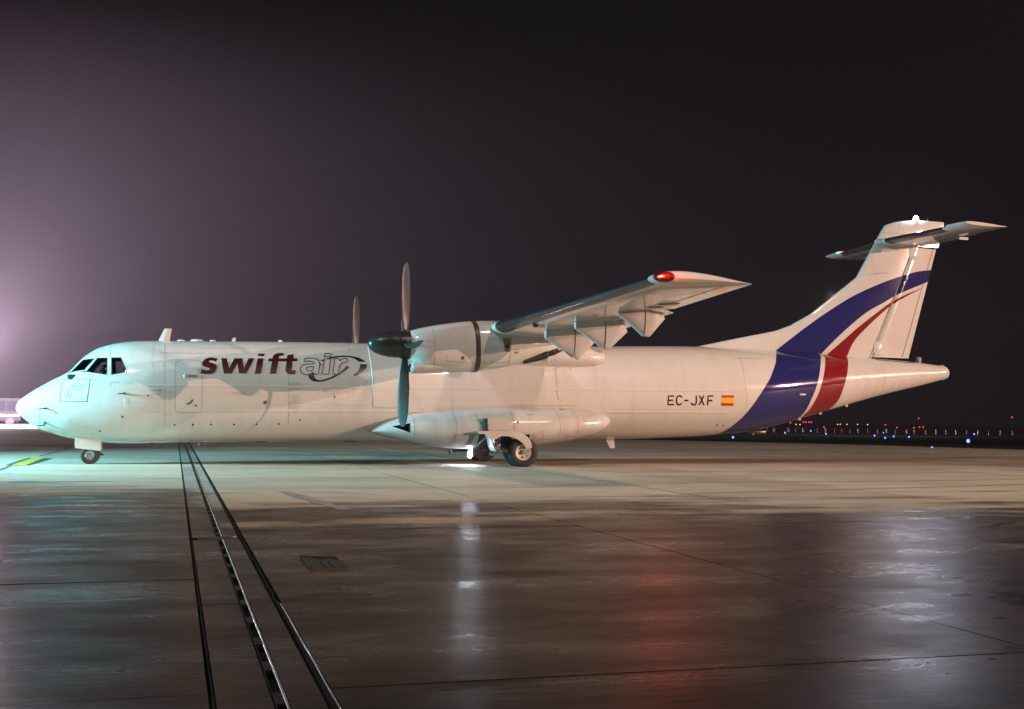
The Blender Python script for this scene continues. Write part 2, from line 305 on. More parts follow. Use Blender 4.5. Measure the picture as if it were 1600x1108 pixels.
FLAGR = plain('flag_red', (.42, .012, .018), .3); FLAGY = plain('flag_yellow', (.80, .42, .01), .3)
BOOT = plain('black_boot_rubber', (.014, .015, .018), .22, noise=.3, nscale=3, spec=.6)
SPIN = plain('spinner_dark', (.022, .026, .030), .30, noise=.25, nscale=5)
BLADE = plain('blade_composite', (.04, .042, .046), .38, noise=.25, nscale=4)
BLADEM = plain('blade_metal_edge', (.45, .45, .46), .3, metal=.9)
TYRE = plain('tyre_rubber', (.018, .018, .018), .7, noise=.35, nscale=14, bump=.3)
HUB = plain('hub_paint', (.50, .48, .46), .4, noise=.15, nscale=12)
GOLD = plain('hub_cap_brass', (.75, .6, .36), .25, metal=1)
STEEL = plain('oily_steel', (.42, .42, .42), .28, metal=.9, noise=.3, nscale=20)
DARK = plain('dark_interior', (.016, .016, .017), .7)
BAY = plain('wheel_bay_dark', (.03, .03, .032), .6)
OLIVE = plain('duct_olive', (.07, .068, .03), .6)
EXH = plain('exhaust_soot', (.02, .018, .018), .55)
SOOT = plain('soot_stain', (.22, .17, .13), .45)
BAND = plain('brown_band', (.05, .042, .038), .4)
SEAT = plain('seat_cloth', (.03, .035, .045), .9)
SKIN = plain('skin', (.45, .26, .18), .5); SHIRT = plain('white_shirt', (.75, .76, .78), .8); HAIR = plain('dark_hair', (.02, .015, .012), .6)
TROU = plain('navy_trousers', (.02, .022, .035), .9)
def glassmat():
    m = bpy.data.materials.new('window_glass'); m.use_nodes = True; N = m.node_tree.nodes; L = m.node_tree.links
    N.remove(N['Principled BSDF']); out = N['Material Output']
    t = N.new('ShaderNodeBsdfTransparent'); t.inputs[0].default_value = (.80, .86, .86, 1)
    g = N.new('ShaderNodeBsdfGlossy'); g.inputs['Roughness'].default_value = .03
    f = N.new('ShaderNodeFresnel'); f.inputs[0].default_value = 1.45
    x = N.new('ShaderNodeMixShader'); L.new(f.outputs[0], x.inputs[0]); L.new(t.outputs[0], x.inputs[1]); L.new(g.outputs[0], x.inputs[2]); L.new(x.outputs[0], out.inputs[0])
    return m
GLASS = glassmat()
def lensmat(name, col):
    m = bpy.data.materials.new(name); m.use_nodes = True; N = m.node_tree.nodes; L = m.node_tree.links
    N.remove(N['Principled BSDF']); t = N.new('ShaderNodeBsdfTransparent'); t.inputs[0].default_value = (*col, 1); g = N.new('ShaderNodeBsdfGlossy'); g.inputs['Roughness'].default_value = .05
    f = N.new('ShaderNodeFresnel'); f.inputs[0].default_value = 1.4; x = N.new('ShaderNodeMixShader'); L.new(f.outputs[0], x.inputs[0]); L.new(t.outputs[0], x.inputs[1]); L.new(g.outputs[0], x.inputs[2]); L.new(x.outputs[0], N['Material Output'].inputs[0])
    return m
# ------------------------------------------------------------------ ground material: concrete, dry by the aircraft, wet in the foreground
def concrete(name, dry=(.51, .43, .34), wetc=(.034, .022, .016), side=0, tint=1.0):
    m, N, L, P = mat(name)
    g = N.new('ShaderNodeNewGeometry'); s = N.new('ShaderNodeSeparateXYZ'); L.new(g.outputs['Position'], s.inputs[0])
    def mth(op, a, b=None, c=None):
        n = N.new('ShaderNodeMath'); n.operation = op
        for i, v in enumerate((a, b, c)):
            if v is None: continue
            if isinstance(v, (int, float)): n.inputs[i].default_value = v
            else: L.new(v, n.inputs[i])
        return n.outputs[0]
    def noise(scale, sx=1, sy=1, detail=6, rough=.6, off=0):
        mp = N.new('ShaderNodeMapping'); mp.inputs['Scale'].default_value = (sx, sy, 1); mp.inputs['Location'].default_value = (off, off*.7, 0); L.new(g.outputs['Position'], mp.inputs[0])
        n = N.new('ShaderNodeTexNoise'); n.inputs['Scale'].default_value = scale; n.inputs['Detail'].default_value = detail; n.inputs['Roughness'].default_value = rough
        L.new(mp.outputs[0], n.inputs['Vector']); return n.outputs['Fac']
    def rng(v, a, b, c=0, d=1, sm=False):
        n = N.new('ShaderNodeMapRange'); n.inputs[1].default_value = a; n.inputs[2].default_value = b; n.inputs[3].default_value = c; n.inputs[4].default_value = d
        if sm: n.interpolation_type = 'SMOOTHSTEP'
        L.new(v, n.inputs[0]); return n.outputs[0]
    def mix(f, a, b):
        n = N.new('ShaderNodeMix'); n.data_type = 'RGBA'; L.new(f, n.inputs[0])
        for i, v in ((6, a), (7, b)):
            if isinstance(v, tuple): n.inputs[i].default_value = (*v, 1)
            else: L.new(v, n.inputs[i])
        return n.outputs[2]
    big = noise(.42, .8, 1.0, 5, .62); med = noise(.9, .35, 1.0, 6, .65, 3.1); fine = noise(9, 1, 1, 8, .7, 1.7); brush = noise(1.0, .16, 1.0, 6, .66, 5.2)
    # wet edge: nearer the aircraft on the left of the drain
    step = rng(s.outputs['X'], 4.0, 4.45, -9.6, -13.6)
    slope = mth('MULTIPLY', mth('MAXIMUM', mth('SUBTRACT', s.outputs['X'], 4.5), 0.0), .05)
    edge = mth('SUBTRACT', mth('SUBTRACT', step, s.outputs['Y']), slope)
    e2 = mth('ADD', edge, mth('MULTIPLY', mth('SUBTRACT', big, .5), 17.0)); e2 = mth('ADD', e2, mth('MULTIPLY', mth('SUBTRACT', brush, .5), 20.0))
    wet = rng(e2, -1.5, 5.0, 0, 1, True)
    # half-dried streaks inside the wet area
    dr = rng(med, .54, .70, 0, 1, True); deep = rng(edge, 3, 11, 1, .25)
    dr = mth('MULTIPLY', mth('MULTIPLY', dr, deep), .42); wet = mth('SUBTRACT', wet, mth('MULTIPLY', wet, dr))
    dn = rng(mth('ADD', mth('MULTIPLY', big, .5), mth('MULTIPLY', brush, .5)), .34, .66, .62, 1.16)
    dryc = mix(rng(fine, .3, .7), tuple(c*.86*tint for c in dry), tuple(c*1.1*tint for c in dry))
    vm = N.new('ShaderNodeVectorMath'); vm.operation = 'SCALE'; L.new(dryc, vm.inputs[0]); L.new(dn, vm.inputs['Scale'])
    wcol = mix(rng(noise(.9, .45, 1, 7, .68, 8), .36, .66), tuple(c*.50 for c in wetc), tuple(c*1.5 for c in wetc))
    gr = rng(noise(38, .5, 1, 4, .75, 4), .3, .7, .62, 1.38)
    gv = N.new('ShaderNodeVectorMath'); gv.operation = 'SCALE'; L.new(wcol, gv.inputs[0]); L.new(gr, gv.inputs['Scale']); wcol = gv.outputs[0]
    rust = mth('MULTIPLY', rng(mth('ABSOLUTE', mth('SUBTRACT', s.outputs['X'], 3.98)), 0, .22, 1, 0, True), rng(noise(1.5, 1, .5, 5), .35, .6))
    wcol = mix(mth('MULTIPLY', rust, .6), wcol, (.10, .042, .016))
    col = mix(wet, vm.outputs[0], wcol)
    oi = N.new('ShaderNodeObjectInfo'); var = rng(oi.outputs['Random'], 0, 1, .86, 1.10)
    v2 = N.new('ShaderNodeVectorMath'); v2.operation = 'SCALE'; L.new(col, v2.inputs[0]); L.new(var, v2.inputs['Scale'])
    L.new(v2.outputs[0], P.inputs['Base Color'])
    ro = mth('ADD', rng(wet, .3, 1, .7, .33), mth('MULTIPLY', mth('SUBTRACT', noise(1.3, .5, 1, 6, .65, 11), .5), .75)); ro = mth('MAXIMUM', ro, .2)
    L.new(ro, P.inputs['Roughness'])
    L.new(rng(wet, .3, 1, .18, .38), P.inputs['Specular IOR Level'])
    b = N.new('ShaderNodeBump'); b.inputs['Distance'].default_value = .006; b.inputs['Strength'].default_value = .8
    hh = mth('ADD', mth('MULTIPLY', fine, .5), mth('MULTIPLY', noise(16, .2, 1, 5, .7, 2), 1.1)); L.new(hh, b.inputs['Height']); L.new(b.outputs[0], P.inputs['Normal'])
    return m
CONC = concrete('apron_concrete'); CONC2 = concrete('drain_slab_concrete', (.37,.345,.31), (.036, .027, .023), tint=.92)
TAR = plain('joint_tar', (.010, .010, .010), .8, spec=.2, noise=.4, nscale=18, bump=.5)
PIT = plain('trench_dark', (.004, .004, .004), .9)
RAIL = plain('wet_steel_rail', (.7, .71, .72), .18, metal=1, noise=.25, nscale=25)
BARM = plain('rusty_bar', (.06, .048, .04), .5, metal=.4, noise=.4, nscale=20)
PLATEM = plain('worn_plate', (.05, .047, .044), .5, metal=.2, noise=.5, nscale=16, bump=.4)
YELL = plain('yellow_marking', (.50, .37, .03), .6, noise=.25, nscale=4); BORD = plain('black_marking', (.05, .05, .052), .6, noise=.3, nscale=5)
WLINE = plain('worn_white_line', (.62, .62, .60), .6, noise=.35, nscale=3)
TYREM = plain('tyre_rubber_mark', (.25, .225, .19), .55, noise=.35, nscale=3)
def grassmat():
    m, N, L, P = mat('grass_ground'); tc = N.new('ShaderNodeTexCoord'); n = N.new('ShaderNodeTexNoise'); n.inputs['Scale'].default_value = .35; n.inputs['Detail'].default_value = 10
    L.new(tc.outputs['Object'], n.inputs['Vector']); c = N.new('ShaderNodeValToRGB'); c.color_ramp.elements[0].position = .35; c.color_ramp.elements[0].color = (.012, .017, .009, 1); c.color_ramp.elements[1].position = .7; c.color_ramp.elements[1].color = (.035, .055, .022, 1)
    L.new(n.outputs['Fac'], c.inputs[0]); L.new(c.outputs[0], P.inputs['Base Color']); P.inputs['Roughness'].default_value = .95; P.inputs['Specular IOR Level'].default_value = .1
    return m
GRASS = grassmat()

# apron: far pavement sheet with a sunk bed that carries the slabs
SX0, SX1, SY0, SY1, PITCHS = 4.02-3.8*6, 4.54+3.8*9, -30.4-3.8, 26.6, 3.8
EDGE = [(44.6, 8), (44.6, 16), (43.2, 26), (41, 32), (37.5, 38), (30, 47), (20, 60), (10, 80), (2, 110), (-4, 160)]
bm = bmesh.new()
outer = [(-260, -140)] + [(60, -140), (52, -40)] + EDGE + [(-260, 160)]
hole = [(SX0, SY0), (SX1, SY0), (SX1, SY1), (SX0, SY1)]
def poly_ring():
    from mathutils.geometry import tessellate_polygon
    tr = tessellate_polygon([[Vector((*p, 0)) for p in outer], [Vector((*p, 0)) for p in hole]])
    vs = [bm.verts.new((*p, -.003)) for p in outer+hole]
    for t in tr:
        try: bm.faces.new([vs[i] for i in t])
        except ValueError: pass
poly_ring()
for f in bm.faces: f.material_index = 0
lo = [bm.verts.new((*p, -.05)) for p in hole]
f = bm.faces.new(lo); f.material_index = 1
bmesh.ops.recalc_face_normals(bm, faces=bm.faces)
for f in bm.faces:
    if f.normal.z < 0: f.normal_flip()
apron = tag(obj('apron', bm, [CONC, TAR], recalc=False), kind='structure')
# slabs
slab_meshes = {}
def slab_mesh(lx, ly, m):
    k = (round(lx, 3), round(ly, 3), m.name)
    if k not in slab_meshes:
        b = bmesh.new(); g = .0055
        add_box(b, g, lx-g, g, ly-g, -.045, 0)
        top = [e for e in b.edges if all(v.co.z > -.01 for v in e.verts)]
        bmesh.ops.bevel(b, geom=top, offset=.003, segments=1, affect='EDGES')
        bmesh.ops.recalc_face_normals(b, faces=b.faces)
        for f in b.faces: f.material_index = 0 if f.normal.z > .9 else 1
        me = bpy.data.meshes.new('concrete_slab'); b.to_mesh(me); b.free(); me.materials.append(m); me.materials.append(TAR); slab_meshes[k] = me
    return slab_meshes[k]
ny = int(round((SY1-SY0)/PITCHS))
for j in range(ny):
    for i in list(range(-6, 0))+list(range(0, 9)):
        x0 = 4.02+3.8*i if i < 0 else 4.54+3.8*i
        o = bpy.data.objects.new('concrete_slab', slab_mesh(PITCHS, PITCHS, CONC)); link(o, apron)
        o.location = (x0, SY0+j*PITCHS, random.uniform(-.0015, .0015))

# drain channel running away from the camera between the slabs
bm = bmesh.new()
add_box(bm, 4.287, 4.325, SY0, SY1, -.30, -.28)
v = [(4.287, SY0, -.29), (4.287, SY1, -.29), (4.287, SY1, -.045), (4.287, SY0, -.045)]; bm.faces.new([bm.verts.new(p) for p in v])
v = [(4.325, SY0, -.29), (4.325, SY1, -.29), (4.325, SY1, -.045), (4.325, SY0, -.045)]; bm.faces.new([bm.verts.new(p) for p in v])
drain = tag(obj('drain_channel', bm, PIT), kind='structure')
ys = [-36, -31.3, -24.04, -19.86]
cuts = [SY0, -28.0, -24.04, -19.86, -19.60, -15.5, -11, -6.5, -2, 2.5, 7, 11.5, 16, 21, SY1]
for a, b_ in zip(cuts[:-1], cuts[1:]):
    if abs(a+19.86) < .01: continue
    for x0, x1 in ((4.036, 4.284), (4.336, 4.500)):
        o = bpy.data.objects.new('cover_slab', slab_mesh(x1-x0, b_-a, CONC2)); link(o, drain); o.location = (x0, a, random.uniform(-.003, 0))
def rail(x0, x1, a, b_, z0, z1, name, m):
    b = bmesh.new(); n = max(2, int((b_-a)/.35)); 
    L_ = []; 
    for k in range(n+1):
        y = a+(b_-a)*k/n; j = random.uniform(-.0015, .0015)
        L_.append([(x0+j, y, z0), (x1+j, y, z0), (x1+j, y, z1+j), (x0+j, y, z1+j)])
    loft(b, L_); return obj(name, b, m, drain)
def round_rail(x, a, b_, r_, name):
    b = bmesh.new(); n = int((b_-a)/.4); add_tube(b, [(x+random.uniform(-.001, .001), a+(b_-a)*k/n, -r_*.35+random.uniform(-.0012, .0012)) for k in range(n+1)], r_, 14); return obj(name, b, RAIL, drain, smooth=60)
round_rail(4.3315, SY0, -19.87, .0075, 'slot_rail'); round_rail(4.3315, -19.59, SY1, .0075, 'slot_rail')
rail(4.2835, 4.287, SY0, -19.87, -.05, .002, 'slot_edge', BARM); rail(4.2835, 4.287, -19.59, SY1, -.05, .002, 'slot_edge', BARM)
round_rail(4.538, SY0, -24.1, .005, 'joint_rail')
bb = bmesh.new(); add_box(bb, 0, .038, -.11, .11, -.028, -.006); bmesh.ops.recalc_face_normals(bb, faces=bb.faces)
barme = bpy.data.meshes.new('slot_bar'); bb.to_mesh(barme); bb.free(); barme.materials.append(BARM)
y = -33.6
while y < 12:
    if abs(y+19.73) > .25:
        o = bpy.data.objects.new('slot_bar', barme); link(o, drain); o.location = (4.287, y, random.uniform(-.004, 0))
    y += .69 if y < -19.7 else .62
# tar joints either side, lumpy
def tar(x, wd, a, b_, amp):
    b = bmesh.new(); n = int((b_-a)/.07); prof = []
    w0, c0 = 0, 0
    for k in range(n+1):
        y = a+(b_-a)*k/n; w0 = .8*w0+random.uniform(-1, 1)*amp*.5; c0 = .85*c0+random.uniform(-1, 1)*amp*.3
        h = wd/2+abs(w0); zz = .002+random.uniform(-.0015, .0015)
        prof.append([(x+c0-h, y, -.02), (x+c0-h*.7, y, zz*.8), (x+c0, y, zz), (x+c0+h*.7, y, zz*.8), (x+c0+h, y, -.02)])
    loft(b, prof, closed=False); return obj('joint_sealant', b, TAR, drain, smooth=80)
tar(4.031, .008, SY0, SY1, .005); tar(4.516, .015, -24, SY1, .010); tar(4.520, .024, SY0, -24, .001)
b = bmesh.new(); add_box(b, 4.085, 4.48, -19.85, -19.62, -.03, .006, bev=.004)
cp = obj('cross_plate', b, PLATEM, drain, smooth=30)
for x in (4.12, 4.17, 4.34, 4.40, 4.45):
    b = bmesh.new(); add_box(b, x-.016, x+.016, -19.80, -19.68, .006, .012, bev=.002); obj('plate_lug', b, RAIL if x > 4.4 else BARM, cp)

# flat markings
def flat(name, poly, m, z=.004, parent=None):
    b = bmesh.new(); b.faces.new([b.verts.new((x, y, z)) for x, y in poly])
    for f in b.faces:
        if f.normal.z < 0: f.normal_flip()
    b.normal_update()
    for f in b.faces:
        if f.normal.z < 0: f.normal_flip()
    return obj(name, b, m, parent, recalc=False)
t = flat('taxi_marking', DATA['yellow'], YELL, .008); tag(t, 'short yellow taxi marking with dark borders on the pavement by the nose wheel', 'ground marking')
flat('marking_border', DATA['yb1'], BORD, .004, t); flat('marking_border', DATA['yb2'], BORD, .004, t)
def ribbon(name, pts, wd, m, z=.004, parent=None, jit=0):
    b = bmesh.new(); P_ = [Vector((*p, z)) for p in pts]; L_ = []
    for i, p in enumerate(P_):
        d = P_[min(i+1, len(P_)-1)]-P_[max(i-1, 0)]; n = Vector((-d.y, d.x, 0)).normalized(); ww = wd*(1+random.uniform(-jit, jit))/2
        L_.append((b.verts.new(p-n*ww), b.verts.new(p+n*ww)))
    for a, c in zip(L_[:-1], L_[1:]): b.faces.new((a[0], a[1], c[1], c[0]))
    b.normal_update()
    for f in b.faces:
        if f.normal.z < 0: f.normal_flip()
    return obj(name, b, m, parent, recalc=False)
def dense(a, b_, n): return [(a[0]+(b_[0]-a[0])*k/n, a[1]+(b_[1]-a[1])*k/n) for k in range(n+1)]
tl = DATA['yline']
o = ribbon('crack_line', [tl[0], tl[1]], .05, BORD); tag(o, kind='structure'); o = ribbon('crack_line', [tl[2], tl[3]], .08, BORD); tag(o, kind='structure')
o = ribbon('guide_line', dense((12.11, 23.2), (11.76, 2.2), 12), .10, WLINE, jit=.5); tag(o, 'thin worn white guide line running under the wheel fairing', 'ground marking')
for a, b_, wd in (((14.0, -7.75), (15.0, -7.7), .05), ((15.5, -8.3), (16.3, -8.1), .12)):
    o = ribbon('worn_line', dense(a, b_, 5), wd, WLINE, jit=.6)
    tag(o, 'short faint white scrape on the dry pavement' if wd < .1 else 'brighter broken white scrape on the dry pavement right of the other', 'ground marking')
for k, (a, b_, wd) in enumerate((((5.6, -12.2), (6.05, -16.2), .22), ((-4, -6.3), (3.9, -6.8), .05), ((6, -4.6), (14, -4.1), .05), ((9, -10.8), (22, -9.6), .09), ((12, -13.6), (28, -9.5), .12), ((14, -5.6), (17, -5.4), .10), ((-1.5, -3.6), (.6, -5.4), .12))):
    o = ribbon('tyre_mark', dense(a, b_, 14), wd, TYREM, jit=.35); tag(o, kind='structure')
# inspection cover
t = empty('inspection_cover', (5.08, -21.9, 0)); tag(t, 'small slotted inspection cover sunk in the wet concrete right of the drain', 'manhole cover')
b = bmesh.new(); add_box(b, -.17, .15, -.55, .40, -.02, .005, bev=.003); obj('cover_plate', b, PLATEM, t)
for x in (-.03, .03, .11, -.14):
    b = bmesh.new(); add_box(b, x-.006, x+.006, -.45, -.02 if abs(x) < .05 else -.3, .004, .0075); obj('cover_slot', b, PIT, t)
b = bmesh.new(); n = 14
loft(b, [[(-.16+.3*k/n, .33+.06*math.sin(k*.7)-.3*k/n*.9, .004), (-.16+.3*k/n, .40-.3*k/n*.6, .010+.004*random.random()), (-.16+.3*k/n, .47-.3*k/n*.5, .004)] for k in range(n+1)], closed=False)
obj('tar_ridge', b, TAR, t)
# grass field
def out_dist(x, y):
    P_ = [(52, -140), (52, -40)]+EDGE+[(-4, 400)]
    best = 1e9; sg = 1
    for a, c in zip(P_[:-1], P_[1:]):
        ax, ay = a; dx, dy = c[0]-ax, c[1]-ay; t_ = max(0, min(1, ((x-ax)*dx+(y-ay)*dy)/(dx*dx+dy*dy)))
        qx, qy = x-ax-t_*dx, y-ay-t_*dy; d = math.hypot(qx, qy)
        if d < best: best = d; sg = 1 if dx*qy-dy*qx < 0 else -1
    return best*sg
def gz(x, y):
    s = out_dist(x, y)
    if s < -1: return -.35
    t_ = max(0, min(1, (s+1)/3)); a = -.35+.33*t_
    u = max(0, min(1, (s-3)/45)); return a-.85*u*u*(3-2*u)
bm = bmesh.new()
xs = sorted(set(list(np.linspace(-900, -60, 12))+list(np.linspace(-40, 100, 71))+list(np.linspace(110, 1200, 24))))
ys = sorted(set(list(np.linspace(-300, -60, 8))+list(np.linspace(-50, 130, 91))+list(np.linspace(145, 1600, 26))))
G_ = [[bm.verts.new((float(x), float(y), gz(float(x), float(y)))) for x in xs] for y in ys]
for a, c in zip(G_[:-1], G_[1:]):
    for i in range(len(xs)-1): bm.faces.new((a[i], a[i+1], c[i+1], c[i]))
tag(obj('grass_field', bm, GRASS, smooth=180), kind='structure')
bm = bmesh.new()
for k in range(9000):
    i = random.randrange(1, 7); a, c = EDGE[i], EDGE[i+1] if i+1 < len(EDGE) else EDGE[i]
    t_ = random.random(); d = random.random()**1.6*22+.15; x = a[0]+(c[0]-a[0])*t_; y = a[1]+(c[1]-a[1])*t_
    n = Vector((c[1]-a[1], -(c[0]-a[0]), 0)).normalized(); x += n.x*d; y += n.y*d
    h = random.uniform(.05, .16); w_ = random.uniform(.006, .014)*(1+d*.15); th = random.random()*6.28; z = gz(x, y)-.01
    v1 = (x+w_*math.cos(th), y+w_*math.sin(th), z); v2 = (x-w_*math.cos(th), y-w_*math.sin(th), z); v3 = (x+random.uniform(-.05, .05), y+random.uniform(-.05, .05), z+h)
    bm.faces.new([bm.verts.new(p) for p in (v1, v2, v3)])
tag(obj('grass', bm, GRASS, recalc=False), kind='stuff')
# ------------------------------------------------------------------ the aircraft
AC = empty('cargo_aircraft', (12.5, 0, 0)); tag(AC, 'white twin propeller cargo aircraft with blue and red swoosh on its tail', 'aircraft')
AOFF = Vector((12.5, 0, 0))
def part(name, bm, m, parent=None, smooth=None, recalc=True, label=None):
    bmesh.ops.translate(bm, verts=bm.verts, vec=-AOFF)
    return obj(name, bm, m, parent or AC, smooth, recalc, label)
def catmull(pts, n=5, closed=True):
    out = []; N_ = len(pts)
    for i in range(N_ if closed else N_-1):
        p0, p1, p2, p3 = [np.array(pts[(i+k) % N_] if closed else pts[min(max(i+k, 0), N_-1)]) for k in (-1, 0, 1, 2)]
        for k in range(n):
            t = k/n; out.append(tuple(.5*((2*p1)+(-p0+p2)*t+(2*p0-5*p1+4*p2-p3)*t*t+(-p0+3*p1-3*p2+p3)*t**3)))
    if not closed: out.append(tuple(pts[-1]))
    return out
def smooth_poly(pts, ang=50, n=4):
    # rounds the gentle bends of an outline, keeps its sharp corners
    N_ = len(pts); P_ = [np.array(p) for p in pts]; corner = []
    for i in range(N_):
        a = P_[i]-P_[i-1]; b = P_[(i+1) % N_]-P_[i]
        c = np.dot(a, b)/max(np.linalg.norm(a)*np.linalg.norm(b), 1e-9); corner.append(math.degrees(math.acos(max(-1, min(1, c)))) > ang)
    out = []
    for i in range(N_):
        p1, p2 = P_[i], P_[(i+1) % N_]
        p0 = P_[i-1] if not corner[i] else 2*p1-p2; p3 = P_[(i+2) % N_] if not corner[(i+1) % N_] else 2*p2-p1
        if corner[i] and corner[(i+1) % N_]: out.append(tuple(p1)); continue
        for k in range(n):
            t = k/n; out.append(tuple(.5*((2*p1)+(-p0+p2)*t+(2*p0-5*p1+4*p2-p3)*t*t+(-p0+3*p1-3*p2+p3)*t**3)))
    return out
def f_pt(x, z, off=0, s=-1):
    c, h, w_ = f_sec(x); u = max(-1, min(1, (z-c)/h)); y = w_*max(1-u*u, 0)**.5
    n = Vector((0, y/w_**2, (z-c)/h**2)); n = n.normalized() if n.length > 0 else Vector((0, 0, 1))
    return Vector((x, s*(y+n.y*off), c+u*h+n.z*off))
def decal_bm(poly, mapf, pitch=.06, holes=(), cut=None):
    bm = bmesh.new()
    try: bm.faces.new([bm.verts.new((x, 0, z)) for x, z in poly])
    except ValueError: return bm
    bm.normal_update()
    if cut: bmesh.ops.bisect_plane(bm, geom=bm.verts[:]+bm.edges[:]+bm.faces[:], plane_co=cut[0], plane_no=cut[1], clear_outer=True)
    x0, x1 = min(p[0] for p in poly), max(p[0] for p in poly); z0, z1 = min(p[1] for p in poly), max(p[1] for p in poly)
    bm.normal_update(); bmesh.ops.triangulate(bm, faces=bm.faces[:])
    for a, b, ax in ((x0, x1, 0), (z0, z1, 2)):
        n = int((b-a)/pitch)
        for k in range(1, n+1):
            q = a+(b-a)*k/(n+1); co = [0, 0, 0]; no = [0, 0, 0]; co[ax] = q; no[ax] = 1
            bmesh.ops.bisect_plane(bm, geom=bm.verts[:]+bm.edges[:]+bm.faces[:], plane_co=co, plane_no=no)
    for v in bm.verts: v.co = mapf(v.co.x, v.co.z)
    return bm
def out_normals(bm, s=-1):
    bm.normal_update()
    for f in bm.faces:
        if f.normal.y*s < 0: f.normal_flip()
def decal(name, poly, m, off=.003, s=-1, parent=None, pitch=.06, label=None, mapf=None, cut=None):
    bm = decal_bm(poly, mapf or (lambda x, z: f_pt(x, z, off, s)), pitch, cut=cut)
    out_normals(bm, s)
    return part(name, bm, m, parent, smooth=180, recalc=False, label=label)
def line(name, pts, wd, m, off=.002, s=-1, parent=None, step=.05, mapf=None, closed=False, bm=None):
    pts = list(pts)+([pts[0]] if closed else [])
    dn = []
    for a, b in zip(pts[:-1], pts[1:]):
        L_ = math.hypot(b[0]-a[0], b[1]-a[1]); n = max(1, int(L_/step))
        dn += [(a[0]+(b[0]-a[0])*k/n, a[1]+(b[1]-a[1])*k/n) for k in range(n)]
    dn.append(pts[-1]); own = bm is None
    if own: bm = bmesh.new()
    mf = mapf or (lambda x, z: f_pt(x, z, off, s)); prev = None; N_ = len(dn)
    for i, p in enumerate(dn):
        if closed: a, b = dn[(i-1) % (N_-1)], dn[(i+1) % (N_-1)]
        else: a, b = dn[max(i-1, 0)], dn[min(i+1, N_-1)]
        dx, dz = b[0]-a[0], b[1]-a[1]; L_ = math.hypot(dx, dz) or 1; nx, nz = -dz/L_*wd/2, dx/L_*wd/2
        q = (bm.verts.new(mf(p[0]-nx, p[1]-nz)), bm.verts.new(mf(p[0]+nx, p[1]+nz)))
        if prev: bm.faces.new((prev[0], prev[1], q[1], q[0]))
        prev = q
    if own:
        out_normals(bm, s); return part(name, bm, m, parent, smooth=180, recalc=False)

# fuselage shell with a hollow cockpit and real window openings
NT = 72
def f_ring(x, sc=1.0):
    c, h, w_ = f_sec(x); return [Vector((x, w_*sc*math.cos(t), c+h*sc*math.sin(t))) for t in [2*math.pi*k/NT for k in range(NT)]]
fx = [0.002]+[3.6*(k/46)**1.9 for k in range(3, 47)]+list(np.linspace(3.9, 16.5, 30))+list(np.linspace(16.9, 27.0, 46))
bm = bmesh.new(); rings = [f_ring(float(x)) for x in fx]
c, h, w_ = f_sec(27.0)
for dx, sc in ((.05, .93), (.09, .78), (.12, .5), (.13, .2)):
    rings.append([Vector((27.0+dx, w_*sc*math.cos(t), c-.02*dx/.13+h*sc*math.sin(t))) for t in [2*math.pi*k/NT for k in range(NT)]])
loft(bm, rings)
FUS = part('fuselage', bm, [WHITE, DARK], smooth=40)
bm = bmesh.new(); cr = []
for x in np.linspace(1.0, 2.95, 16):
    c, h, w_ = f_sec(float(x)); cr.append([Vector((float(x), (w_-.05)*math.cos(t), c+(h-.05)*math.sin(t))) for t in [2*math.pi*k/40 for k in range(40)]])
loft(bm, cr); bmesh.ops.recalc_face_normals(bm, faces=bm.faces); boolean(FUS, part('cutter', bm, DARK))
def prism_y(poly, y0, y1):
    bm = bmesh.new(); loft(bm, [[Vector((x, y0, z)) for x, z in poly], [Vector((x, y1, z)) for x, z in poly]]); return bm
for W in DATA['windows']:
    cxw = sum(p[0] for p in W)/len(W)
    for s in (-1, 1):
        boolean(FUS, part('cutter', prism_y(W, s*.07, s*1.8), WHITE))
smooth_obj(FUS, 32)
for i, W in enumerate(DATA['windows']):
    cx_, cz_ = sum(p[0] for p in W)/len(W), sum(p[1] for p in W)/len(W)
    for s in (-1, 1):
        big_ = [(cx_+(x-cx_)*1.03, cz_+(z-cz_)*1.03) for x, z in W]
        decal('cockpit_window', big_, GLASS, -.014, s)
        line('window_frame', W, .028, SEAMD, -.004, s, closed=True)
        ow = [(cx_+(x-cx_)*1.11, cz_+(z-cz_)*1.11) for x, z in W]
        line('window_surround', ow, .012, SEAMF, .002, s, closed=True)
# instrument coaming, seats, overhead
bm = bmesh.new(); add_box(bm, 1.25, 1.62, -.75, .75, 2.12, 2.24, bev=.03); part('instrument_coaming', bm, SEAT, smooth=30)
for s in (-1, 1):
    bm = bmesh.new(); add_box(bm, 2.46, 2.58, s*.45-.22, s*.45+.22, 1.45, 2.14, bev=.04); add_box(bm, 2.45, 2.55, s*.45-.13, s*.45+.13, 2.17, 2.33, bev=.03); add_box(bm, 2.0, 2.5, s*.45-.22, s*.45+.22, 1.36, 1.48, bev=.03)
    part('pilot_seat', bm, SEAT, smooth=40)

